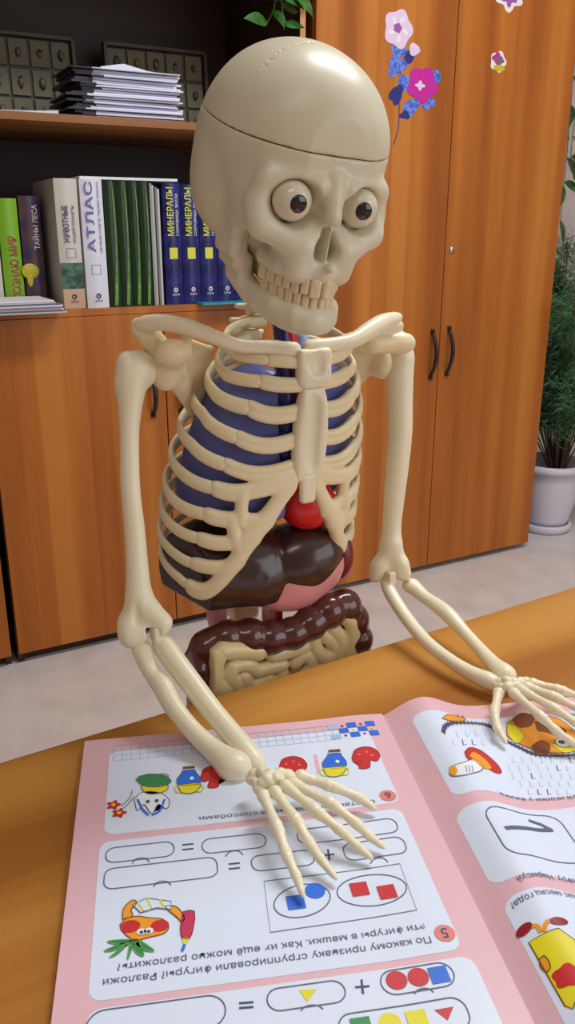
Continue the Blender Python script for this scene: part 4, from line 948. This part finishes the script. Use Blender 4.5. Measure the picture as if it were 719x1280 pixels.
for p in NK: vertebra(p, .0085, .0090, sp)

# --- organs
org = sk
def inside_field(zlo, zhi, inset, x0, x1, h=.0010):
    F = Field((-.10, -.06, zlo - .01), (.10, .09, zhi + .02), h)
    def fn(X, Y, Z):
        z = Z*np.ones_like(X + Y); a = np.interp(z, zk, ak) - inset; xc = np.interp(z, [.80, .84, .87, .90, .93, .97], [-.014, -.012, -.009, -.006, -.003, 0]); a0 = a + inset; b0 = .64*a0 + .003; yf = -.046 + np.maximum(0, .965 - z)*.02; yc = yf + b0; b = b0 - inset
        k0 = np.sqrt(((X - xc)/a)**2 + ((Y - yc)/b)**2); d = (k0 - 1)*b
        def smax(p, q, k=.008): hh = np.maximum(k - np.abs(p - q), 0)/k; return np.maximum(p, q) + hh*hh*k*.25
        d = smax(d, np.maximum(x0 - X, X - x1)); d = smax(d, z - zhi - .0*X, .02); return smax(d, zlo + .25*(Y + .045) - z)
    F.apply(fn, (-.10, -.06, zlo - .01), (.10, .09, zhi + .02)); return F
inside_field(.853, .972, .0085, -.10, -.013).obj('lung', M_lung, org, smooth=2)
inside_field(.862, .972, .0085, .010, .10).obj('lung', M_lung, org, smooth=2)
F = Field((-.04, -.06, .86), (.04, .04, 1.04), .0009)
F.chain([LY(350, 398, .585), LY(354, 425, .580), LY(356, 470, .583), LY(357, 530, .583), LY(356, 600, .585)], [.0052, .0058, .0060, .0062, .0060], .002, n=4); F.obj('vein', M_vein, org)
F = Field((-.04, -.06, .84), (.05, .05, 1.04), .0009)
F.chain([LY(361, 402, .583), LY(364, 428, .580), LY(367, 470, .590), LY(369, 540, .590), LY(372, 600, .590)], [.0038, .0042, .0048, .0052, .007], .002, n=4); F.obj('artery', M_art, org)
F = Field((-.04, -.06, .96), (.05, .05, 1.05), .0009); F.chain([LY(377, 424, .592), LY(376, 445, .590)], [.0050, .0050], 0)
F.obj('trachea', M_trach, org)
F = Field((-.06, -.06, .84), (.06, .05, .93), .0010)
c = LY(383, 629, .6045); F.ell(c, (.0215, .0185, .0195)); F.ell(c + [-.006, .002, .016], (.015, .013, .018), .01); F.ell(c + [.006, 0, -.001], (.0150, .013, .0160), .01)
F.obj('heart', M_heart, org, smooth=2)
# liver: big dark wedge under the ribs
F = Field((-.10, -.065, .775), (.06, .06, .90), .0011)
def smx(p, q, k): hh = np.maximum(k - np.abs(p - q), 0)/k; return np.maximum(p, q) + hh*hh*k*.25
lc1 = LY(282, 708, .600); lc2 = LY(376, 701, .6095)
F.ell(lc1 + [0, .004, .000], (.060, .038, .042)); F.ell(LY(318, 716, .601), (.030, .030, .034), .010)
F.ell(lc2 + [0, .004, .000], (.034, .030, .031), .003); F.ell(LY(395, 684, .616), (.019, .021, .018), .014)
F.clip(LY(218, 700, .590), (-1, -.3, 0)); F.clip(LY(300, 758, .575), (0.02, .12, -1))
F.obj('liver', M_liver, org, smooth=2)
F = Field((-.06, -.06, .765), (.07, .06, .87), .0011)
F.ell(LY(370, 722, .608), (.030, .024, .026)); F.ell(LY(402, 702, .614), (.018, .019, .020), .012); F.ell(LY(345, 742, .600), (.020, .016, .011), .01); F.obj('stomach', M_stom, org, smooth=2)
F = Field((0, -.06, .78), (.09, .06, .88), .0011); F.ell(LY(420, 692, .625), (.012, .018, .022)); F.obj('spleen', M_spl, org, smooth=1)
for q, r_ in (((272, 768), .0100), ((338, 764), .0085)):
    F = Field(LY(*q, .605) - .03, LY(*q, .605) + .03, .0010); F.ell(LY(*q, .607), (r_*.85, r_, r_*1.9)); F.ell(LY(*q, .607) + [r_*(.9 if q[0] < 300 else -.9), 0, 0], (r_*.4, r_, r_*.6), .003, '-'); F.obj('kidney', M_stom, org)
F = Field(LY(350, 765, .60) - .03, LY(350, 765, .60) + .03, .0009); F.chain([LY(349, 745, .601), LY(349, 785, .601)], [.0030, .0030]); F.obj('artery', M_art, org)
# large intestine with haustra
F = Field((-.09, -.07, .665), (.07, .03, .83), .0010)
Yc = .582
cl = [(262, 965, .553), (243, 915, .555), (240, 868, .558), (249, 825, .562), (268, 801, .567), (300, 795, .572), (335, 797, .578), (365, 792, .584), (390, 778, .592), (410, 764, .600), (428, 756, .608), (441, 772, .613), (446, 810, .613), (447, 860, .612), (440, 915, .608)]
P = [LY(*q) for q in cl]; q = catmull([list(p) for p in P], 12); acc = 0; last = None; L_ = 0; beads = [q[0]]
for a, b_ in zip(q[:-1], q[1:]):
    L_ += np.linalg.norm(b_ - a)
    if L_ > .0165: beads.append(b_); L_ = 0
for k, p in enumerate(beads): F.ell(p, [.0140*(1 + .05*sin(k*1.7))]*3, .0016)
F.chain(q[::4], [.0105]*len(q[::4]), .003)
F.obj('large_intestine', M_colon, org, smooth=1)
F = Field((-.08, -.07, .675), (.07, .03, .83), .0008)
def gut(pts, r=.0058, Y0=.5500, sl=.00031, k=.0006): F.chain([LY(x, y, Y0 + (x - 260)*sl) for x, y in pts], [r*1.12]*len(pts), k, n=4)
# backing slab
for x, y in ((282, 836), (310, 834), (340, 832), (370, 826), (400, 812), (425, 800), (436, 790)):
    F.ell(LY(x, y + 6, .562 + (x - 260)*.00031), (.0125, .0105, .0165), .004)
gut([(278, 813), (300, 812), (323, 814)], .0066); gut([(272, 818), (267, 835), (268, 853), (280, 860)], .0066); gut([(341, 817), (358, 813), (377, 807)], .0062)
gut([(290, 833), (286, 845), (296, 856)], .0058); gut([(290, 832), (308, 830), (318, 836)], .0052); gut([(320, 838), (336, 834), (352, 831)], .0052); gut([(304, 846), (312, 858), (326, 852)], .0055)
gut([(334, 848), (346, 858), (352, 842)], .0055); gut([(368, 828), (380, 818), (388, 830), (378, 845)], .0052); gut([(390, 800), (397, 815), (408, 822), (414, 818)], .0056); gut([(402, 792), (412, 800), (419, 812)], .0050); gut([(413, 783), (424, 796), (425, 812), (420, 835)], .0056)
gut([(430, 768), (440, 780), (441, 800), (436, 826)], .0062); gut([(392, 840), (402, 836), (410, 850)], .0055)
gut([(285, 880), (320, 880), (360, 872), (400, 862)], .0065)
F.obj('small_intestine', M_gut, org, smooth=1)

# --- shoulder girdle
GL = w2l(PY(186, 457, .560)); GR = w2l(PY(488, 446, .672))
def girdle(side):
    s = -1 if side == 0 else 1
    # clavicle
    if side == 0: pts = [LY(366, 437, .578), LY(340, 434, .574), LY(300, 432, .566), LY(265, 420, .557), (LY(232, 408, .553)), LY(200, 403, .556), LY(176, 406, .563)]; rd = [.0058, .0042, .0040, .0042, .0046, .0046, .0046]
    else: pts = [LY(386, 435, .590), LY(410, 432, .594), LY(440, 426, .604), LY(462, 413, .618), LY(478, 403, .632), LY(497, 397, .648)]; rd = [.0056, .0046, .0048, .0056, .0054, .0040]
    A = np.array(pts); F = Field(A.min(0) - .012, A.max(0) + .012, .0009)
    F.chain(pts, rd, .003, n=4)
    F.obj('clavicle', M_bonec, sk, smooth=2)
    # scapula
    if side == 0:
        acr = [LY(174, 408, .567), LY(188, 422, .568), LY(203, 440, .572)]; knob = LY(216, 441, .556); gl = LY(206, 462, .572); sup = LY(262, 436, .598); inf = LY(250, 535, .606); mid = LY(225, 478, .585)
        A = np.array([acr[0], sup, inf, gl, knob]); F = Field(A.min(0) - .02, A.max(0) + .02, .0010)
        F.tri(gl, sup, inf, .0022); F.tri(LY(232, 425, .578), sup, gl, .0022, .003)
        F.chain(acr, [.0058, .0068, .0062], .004, n=3); F.ell(knob, (.0118, .0085, .0088), .003); F.chain([knob, mid, LY(240, 500, .598)], [.006, .0055, .003], .006)
        F.chain([acr[2], gl], [.006, .0065], .005); F.ell(gl + [.000, -.001, -.002], (.010, .010, .0125), .005)
        F.chain([LY(234, 418, .560), LY(233, 442, .562)], [.0030, .0036], .004)
    else:
        acr = [LY(466, 430, .640), LY(490, 429, .650), LY(508, 429, .655)]; gl = LY(480, 446, .668); sup = LY(418, 424, .655); inf = LY(442, 486, .672); knob = LY(496, 406, .652)
        A = np.array([acr[0], acr[2], sup, inf, gl, knob]); F = Field(A.min(0) - .02, A.max(0) + .02, .0010)
        F.tri(gl, sup, inf, .0022); F.tri(sup, gl, LY(470, 410, .655), .0022, .003); F.tri(sup, inf, LY(420, 465, .674), .0022, .003)
        F.chain(acr, [.0060, .0062, .0072], .005, n=3); F.ell(LY(478, 455, .668), (.009, .010, .012), .006); F.chain([LY(448, 432, .65), acr[0]], [.004, .006], .006)
        F.chain([LY(482, 408, .648), LY(498, 407, .655)], [.0048, .0042], .004); F.chain([LY(474, 412, .645), LY(474, 430, .652)], [.003, .004], .005)
    F.obj('scapula', M_bone, sk, smooth=2)
girdle(0); girdle(1)

# --- arms
def bone(name, pts, rads, k=.003, extra=None, h=.0010, mat=None, n=5, sm=2, parent=None):
    A = np.array(pts); F = Field(A.min(0) - max(rads)*2 - .008, A.max(0) + max(rads)*2 + .008, h); F.chain(pts, rads, k, n=n)
    if extra: extra(F)
    return F.obj(name, mat or M_bonec, parent or sk, smooth=sm)
def interpY(y, y0, Y0, y1, Y1): return Y0 + (Y1 - Y0)*(y - y0)/(y1 - y0)
hl = [(166, 462, .0085), (163, 480, .0095), (163, 505, .0068), (162, 530, .0057), (162, 570, .0054), (163, 610, .0056), (168, 660, .0060), (171, 700, .0062), (173, 735, .0070), (175, 760, .0072)]
YL = lambda y: interpY(y, 455, .560, 790, .492)
def exL(F):
    F.ell(LY(174, 462, .566), (.0130, .0125, .0135), .006); F.ell(LY(160, 458, .558), (.007, .008, .010), .005)
    a = LY(174, 745, YL(745)); F.chain([a, LY(161, 778, YL(775)), LY(165, 797, YL(790))], [.0055, .0062, .0068], .006); F.chain([a, LY(190, 765, YL(765)), LY(203, 778, YL(775)), LY(200, 788, YL(785))], [.0055, .0055, .0052, .0044], .006)
    F.chain([LY(163, 792, YL(790)), LY(182, 792, YL(790)), ], [.0080, .0055], .004); F.tri(LY(174, 740, YL(740)), LY(160, 785, YL(780)), LY(204, 780, YL(780)), .0038, .004)
    F.rbox(LY(190, 795, YL(790) - .001), (.0042, .02, .0065), .001, .001, '-'); F.ell(LY(170, 765, YL(765) - .0085), (.0030, .003, .010), .002, '-')
bone('humerus', [LY(x, y, YL(y)) for x, y, r in hl], [r for _, _, r in hl], extra=exL)
hr = [(500, 444, .0100), (500, 470, .0098), (500, 505, .0093), (500, 540, .0090), (497, 580, .0085), (493, 620, .0076), (490, 655, .0068), (489, 685, .0076)]
YR = lambda y: interpY(y, 440, .672, 720, .632)
def exR(F):
    F.ell(LY(498, 446, .674), (.0110, .012, .013), .005)
    a = LY(489, 680, YR(680)); F.chain([a, LY(474, 708, YR(708)), LY(470, 720, YR(715))], [.006, .0062, .0058], .006); F.chain([a, LY(500, 705, YR(705)), LY(505, 718, YR(715))], [.006, .0062, .0056], .006)
    F.tri(a, LY(470, 716, YR(715)), LY(505, 716, YR(715)), .0045, .004); F.rbox(LY(486, 722, YR(720) - .002), (.0040, .02, .0060), .001, .001, '-')
bone('humerus', [LY(x, y, YR(y)) for x, y, r in hr], [r for _, _, r in hr], extra=exR)
# image-left forearm: radius (lower left) and ulna
yl2 = lambda t: .490 + (.414 - .490)*t
PG = .7575
rad_l = [(178, 812, 0, 0.00493), (183, 828, .08, 0.00458), (191, 845, .18, 0.00370), (203, 858, .28, 0.00528), (216, 882, .42, 0.00510), (240, 912, .60, 0.00493), (266, 937, .76, 0.00546), (283, 951, .87, 0.00704), (298, 963, .95, 0.00774)]
bone('radius', [LY(x, y, yl2(t)) for x, y, t, r in rad_l], [r for *_, r in rad_l], extra=lambda F: (F.ell(LY(177, 812, yl2(0)), (.0066, .0066, .0050), .002), F.ell(LY(294, 958, yl2(.93)), (.0105, .0085, .0075), .004)))
uln_l = [(202, 803, -.02, 0.00598), (215, 822, .08, 0.00660), (240, 855, .28, 0.00634), (265, 888, .48, 0.00598), (290, 918, .68, 0.00581), (308, 940, .84, 0.00581), (322, 958, .96, 0.00528)]
bone('ulna', [LY(x, y, .004 + yl2(t)) for x, y, t, r in uln_l], [r for *_, r in uln_l], extra=lambda F: F.rbox(LY(196, 790, .494), (.0036, .005, .0062), .001, .001))
# image-right forearm
yr2 = lambda t: .630 + (.512 - .630)*t
uln_r = [(482, 728, .0, 0.00416), (492, 748, .14, 0.00448), (510, 775, .33, 0.00448), (534, 803, .55, 0.00432), (562, 825, .74, 0.00416), (590, 842, .88, 0.00448), (616, 853, .98, 0.00544)]
bone('ulna', [LY(x, y, yr2(t)) for x, y, t, r in uln_r], [r for *_, r in uln_r], extra=lambda F: F.rbox(LY(487, 722, .628), (.0036, .005, .0062), .001, .001))
rad_r = [(516, 733, .02, 0.00544), (532, 747, .14, 0.00416), (548, 758, .25, 0.00464), (562, 770, .36, 0.00496), (582, 792, .52, 0.00416), (603, 815, .70, 0.00416), (620, 833, .86, 0.00496), (634, 845, .96, 0.00672)]
bone('radius', [LY(x, y, yr2(t) + .006) for x, y, t, r in rad_r], [r for *_, r in rad_r], extra=lambda F: F.ell(LY(514, 732, yr2(.02) + .006), (.0074, .0070, .0060), .002))
# hands
def hand(fingers, wrist_pts, wr):
    A = np.array([LZ(x, y, z) for x, y, z in wrist_pts]); F = Field(A.min(0) - .012, A.max(0) + .012, .0006); random.seed(9)
    for p in A: F.ell(p, (wr*random.uniform(.70, 1.1), wr*random.uniform(.70, 1.1), wr*.8), .0005)
    hnd = F.obj('hand', M_bonec, sk, smooth=1)
    for fi, fpts in enumerate(fingers):
        P = [LZ(x, y, z) for x, y, z in fpts]; A = np.array(P); F = Field(A.min(0) - .008, A.max(0) + .008, .00055); th = 1.18 if fi == 0 else 1.0
        n = len(P) - 1
        for j in range(n):
            a, b_ = P[j], P[j+1]; re = [.0037, .0034, .0029, .0024][min(j + (4 - n), 3)]*th; rs = re*.70; rl = re*(.92 if j < n - 1 else .45)
            d = (b_ - a); Lb = np.linalg.norm(d); u_ = d/Lb
            a2 = a + u_*re*.55; b2 = b_ - u_*rl*.55
            F.cap(a2, a2 + d*.28, re, rs, .0010); F.cap(a2 + d*.28, b2 - d*.25, rs, rs*.97, .0012); F.cap(b2 - d*.25, b2, rs*.97, rl, .0010)
        F.obj('finger', M_bonec, hnd, smooth=1)
zt = PG
hand([[(372, 969, zt+.014), (415, 982.5, zt+.012), (449, 997, zt+.007), (470, 1012, zt+.003)],
      [(363, 977, zt+.016), (415.5, 1005, zt+.015), (447.5, 1031, zt+.010), (462, 1045.5, zt+.006), (481, 1060, zt+.0025)],
      [(354, 980, zt+.017), (397, 1015, zt+.016), (427, 1039, zt+.011), (447.5, 1058.5, zt+.006), (466, 1074, zt+.0025)],
      [(342, 987, zt+.016), (371, 1026, zt+.015), (388, 1056, zt+.011), (402.5, 1076, zt+.006), (421, 1099, zt+.0025)],
      [(328, 992, zt+.015), (347, 1035, zt+.014), (358.5, 1069, zt+.010), (371, 1096, zt+.006), (379.5, 1121, zt+.0025)]],
     [(318, 968, zt+.014), (328, 966, zt+.017), (338, 968, zt+.018), (349, 967, zt+.017), (360, 969, zt+.015), (320, 979, zt+.013), (330, 978, zt+.016), (340, 979, zt+.016), (350, 976, zt+.016), (362, 972, zt+.014), (325, 986, zt+.013), (334, 973, zt+.018), (345, 973, zt+.018), (316, 974, zt+.012)], .0042)
zt = .7565
hand([[(624, 864, zt+.014), (618, 890, zt+.010), (622, 911, zt+.007), (633, 929, zt+.0035)],
      [(640, 864, zt+.017), (677, 896, zt+.017), (697, 915, zt+.012), (713, 926, zt+.008), (728, 937, zt+.004)],
      [(648, 860, zt+.017), (694, 886, zt+.018), (722, 905, zt+.012), (740, 916, zt+.007), (756, 926, zt+.004)],
      [(656, 857, zt+.016), (694, 871, zt+.017), (727, 888, zt+.012), (748, 899, zt+.007), (766, 908, zt+.003)],
      [(662, 853, zt+.014), (700, 862, zt+.014), (733, 874, zt+.009), (752, 882, zt+.006), (768, 889, zt+.003)]],
     [(626, 853, zt+.014), (634, 851, zt+.017), (642, 852, zt+.017), (650, 852, zt+.015), (658, 852, zt+.012), (628, 860, zt+.014), (636, 858, zt+.017), (645, 857, zt+.017), (653, 856, zt+.015), (623, 857, zt+.012)], .0042)

# --- pelvis and stand (behind the desk, carrying the model)
F = Field((-.075, -.03, .615), (.05, .08, .73), .0014)
for sg in (-1, 1): F.ell((-.012 + sg*.034, .040, .688), (.022, .010, .030), .006, R=Matrix.Rotation(sg*.5, 3, 'Z')); F.chain([(-.012 + sg*.036, .036, .665), (-.012 + sg*.030, .015, .640), (-.012 + sg*.006, .005, .648)], [.009, .007, .005], .006); F.chain([(-.012 + sg*.032, .030, .655), (-.012 + sg*.024, .036, .628)], [.007, .007], .006)
F.ell((-.012, .048, .690), (.022, .009, .030), .006); F.obj('pelvis', M_bone, sk, smooth=1)
b = MB(); b.tube([(-.012, .030, .02), (-.012, .030, .64)], .008, 16); b.tube([(-.012, .030, .64), (-.012, .046, .70)], .006, 12); b.build('stand_pole', M_steel, sk, True)
b = MB(); b.lathe([(.0, 0), (.15, 0), (.155, .006), (.15, .016), (.03, .028), (.012, .04), (0, .04)], c=(-.012, .03, 0), n=48); b.build('stand_base', M_steel, sk, True)

# --- skull (built in millimetres: x to its left, y back, z up), then posed
SP = np.array([0.00248, .540, 1.08245]); SE = (0.21149, 0.07995, 0.46931); SS = .000734
SM = Matrix.Translation(Vector(SP)) @ Matrix.Rotation(SE[2], 4, 'Z') @ Matrix.Rotation(SE[1], 4, 'Y') @ Matrix.Rotation(SE[0], 4, 'X') @ Matrix.Scale(SS, 4)
SKM = (Matrix.Translation(Vector(SC)) @ Matrix.Rotation(SA, 4, 'Z')).inverted() @ SM
SKN = np.array(SKM)
def sxf(V): return V @ SKN[:3, :3].T + SKN[:3, 3]
HS = 1.15
F = Field((-84, -104, -118), (84, 122, 124), HS)
F.ell((0, 22, 41), (69.5, 88, 71)); F.ell((0, -14, 37), (64, 57, 61), 34); F.ell((0, 62, 22), (60, 44, 54), 30)
for s_ in (-1, 1):
    F.cap((s_*14, -68, 15), (s_*48, -54, 16), 8, 8, 14)                     # brow
    F.chain([(s_*51, -52, 12), (s_*52, -48, -4), (s_*48, -54, -18), (s_*30, -64, -26)], [7, 8, 10.5, 10], 8)   # outer orbit and cheekbone
    F.ell((s_*50, -22, -4), (11, 34, 24), 12)                               # temple running down smoothly
    F.ell((s_*56, 36, 2), (16, 34, 36), 16)                                # ear region
    F.ell((s_*50, 28, -22), (14, 18, 20), 10)                              # mastoid
    F.cap((s_*18, -66, -30), (s_*18, -65, -46), 14, 12, 10)
    F.rbox((s_*49, 0, -28), (6.5, 21, 26), 6, 10)                           # moulded cheek and ramus
F.ell((0, -50, -30), (34, 26, 26), 10)
F.chain([(-30, -32, -46), (-25, -52, -47), (-14, -67, -47), (0, -73, -47), (14, -67, -47), (25, -52, -47), (30, -32, -46)], [8]*7, 6)
F.ell((0, 0, -30), (42, 42, 34), 14); F.ell((0, -8, -60), (28, 28, 16), 8)
for s_ in (-1, 1):
    Ro = Matrix.Rotation(s_*.30, 3, 'Z'); F.ell((s_*31, -72, 1), (20.5, 22, 18.5), 5, '-', R=Ro); F.ell((s_*22, -72, 4), (9, 14, 10), 5, '-')
F.chain([(0, -67, 20), (0, -71, 6), (0, -76, -5), (0, -77, -11)], [9, 7.0, 5.5, 3.5], 7)
F.ell((-1, -84, -30), (12.0, 32, 11.0), 2, '-'); F.ell((0, -86, -20), (7.0, 26, 10), 3, '-')
F.rbox((2.5, -60, -27), (1.0, 12, 14), .9, 1)                               # septum
F.ell((0, -84, -41), (3.5, 5, 3.5), 3)                                     # nasal spine
# coronal suture scratched into the cap
random.seed(2); prev = None; SUT = []
for k in range(70):
    t = k/69; ang = radians(-66 + 132*t); y = -30 + 2.4*(1 if k % 2 else -1)*(1 if 6 < k < 64 else .4) + 20*(1 - abs(2*t - 1))
    dv = np.array([sin(ang), (y - 10)/80, cos(ang)]); dv /= np.linalg.norm(dv); p = None
    for rr_ in np.arange(50, 110, .35):
        q_ = np.array([0, 10, 42.]) + dv*rr_; ii = np.round((q_ - F.lo)/F.h).astype(int)
        if F.g[tuple(ii)] > 0: p = q_; break
    if prev is not None: SUT.append((prev, p))
    prev = p
for a, b_ in SUT: F.cap(a, b_, .75, .75, .5, '-')
CUT_P = (0, -70, 37); CUT_N = np.array([0, -.11, 1.0]); CUT_N = CUT_N/np.linalg.norm(CUT_N)
cap = F.copy().clip(np.array(CUT_P) + CUT_N*.7, -CUT_N)
base = F.clip(np.array(CUT_P), CUT_N)
skull = base.obj('skull', M_skull, sk, xf=sxf, smooth=2)
cap.obj('skull_cap', M_skull, skull, xf=sxf, smooth=2)
F = Field((-84, -100, -118), (84, 50, 0), HS)
for s_ in (-1, 1):
    F.chain([(0, -70, -86), (s_*12, -66, -87), (s_*24, -48, -85), (s_*32, -16, -78), (s_*36, 4, -68)], [9.5, 9.5, 9, 9, 8.5], 8, n=2)
    F.chain([(0, -72, -82), (s_*14, -67, -82), (s_*25, -50, -80), (s_*31, -28, -76)], [7, 7, 7, 7], 7)
    F.rbox((s_*46, -1, -42), (6, 19.5, 20), 5.8, 8); F.rbox((s_*39, -2, -62), (6, 18, 14), 5.8, 8)
F.ell((0, -76, -86), (12, 7, 9), 6)
F.obj('jaw', M_skull, skull, xf=sxf, smooth=2)
# teeth
def arch(s): # arc length from the midline -> x, y, tangent angle
    x = 0; y = -77; t = 0; st = .5
    while t < s:
        sl = 2*x/23.0; dx = st/sqrt(1 + sl*sl); x += dx; y += sl*dx; t += st
    return x, y, atan(2*x/23.0)
for up_ in (1, 0):
    pos = .2
    for k, wdt in enumerate([9.0, 7.2, 7.8, 7.2, 7.2, 9.6, 9.2] if up_ else [6.0, 6.4, 7.4, 7.2, 7.4, 9.8, 9.4]):
        x, y, an = arch(pos + wdt/2); pos += wdt + .15
        for s_ in (-1, 1):
            hgt = ([11.5, 10, 11, 9, 8.5, 8, 8] if up_ else [11.5, 11.5, 12, 10.5, 9.5, 9, 8.5])[k]; z0 = (-53 if up_ else -80)
            y2 = y if up_ else y + 2.5; zc_ = z0 - hgt/2 if up_ else z0 + hgt/2 + .0
            if not up_: zt_ = [-66.5, -66.5, -65.5, -64, -63, -62, -62][k]; hgt = zt_ + 80; zc_ = -80 + hgt/2
            c = np.array([s_*x*(1 if up_ else .94), y2, zc_]); Rr = np.array(Matrix.Rotation(s_*an, 3, 'Z'))
            T = Field(c - 12, c + 12, .7); T.rbox(c, (wdt/2 - .1, 3.2 if k < 3 else 4.4, hgt/2 + 2.0), 2.0, 0, R=Rr)
            T.cap(c + [0, 0, (1 if up_ else -1)*hgt*.3], c + [0, 1.5, (1 if up_ else -1)*(hgt*.5 + 5)], wdt*.40, wdt*.25, 2)
            T.obj('tooth', M_tooth, skull, xf=sxf, smooth=1)
# eyeballs
def sphere_obj(name, mat, c, r, par, flat_=1.0, seg=40):
    bm = bmesh.new(); bmesh.ops.create_uvsphere(bm, u_segments=seg, v_segments=seg//2, radius=r)
    for v in bm.verts: v.co = Vector((v.co.x, v.co.y*flat_, v.co.z)) + Vector(c)
    for v in bm.verts: v.co = SKM @ v.co
    b = MB(); b.bm(bm); return b.build(name, mat, par, True)
def pupil_cap(c, r, g, ang, par):
    g = Vector(g).normalized(); a = g.orthogonal().normalized(); b_ = g.cross(a); c = Vector(c); b = MB(); vs = []; fs = []; n = 28; m_ = 7
    for j in range(m_ + 1):
        t = ang*j/m_; rr_ = r + (.5 if j < m_ else -.4)
        for k in range(n): w_ = 2*pi*k/n; vs.append(SKM @ (c + (g*cos(t) + (a*cos(w_) + b_*sin(w_))*sin(t))*rr_))
    for j in range(m_):
        for k in range(n): k2 = (k + 1) % n; fs.append((j*n + k, j*n + k2, (j + 1)*n + k2, (j + 1)*n + k))
    b.add(vs, fs); return b.build('pupil', M_pupil, par, True)
for s_ in (-1, 1):
    c = (s_*29.5, -60, 2.5); e = sphere_obj('eyeball', M_eye, c, 15.3, skull)
    pupil_cap(c, 15.3, (-.06 if s_ < 0 else -.20, -1, -.03), .49, skull)
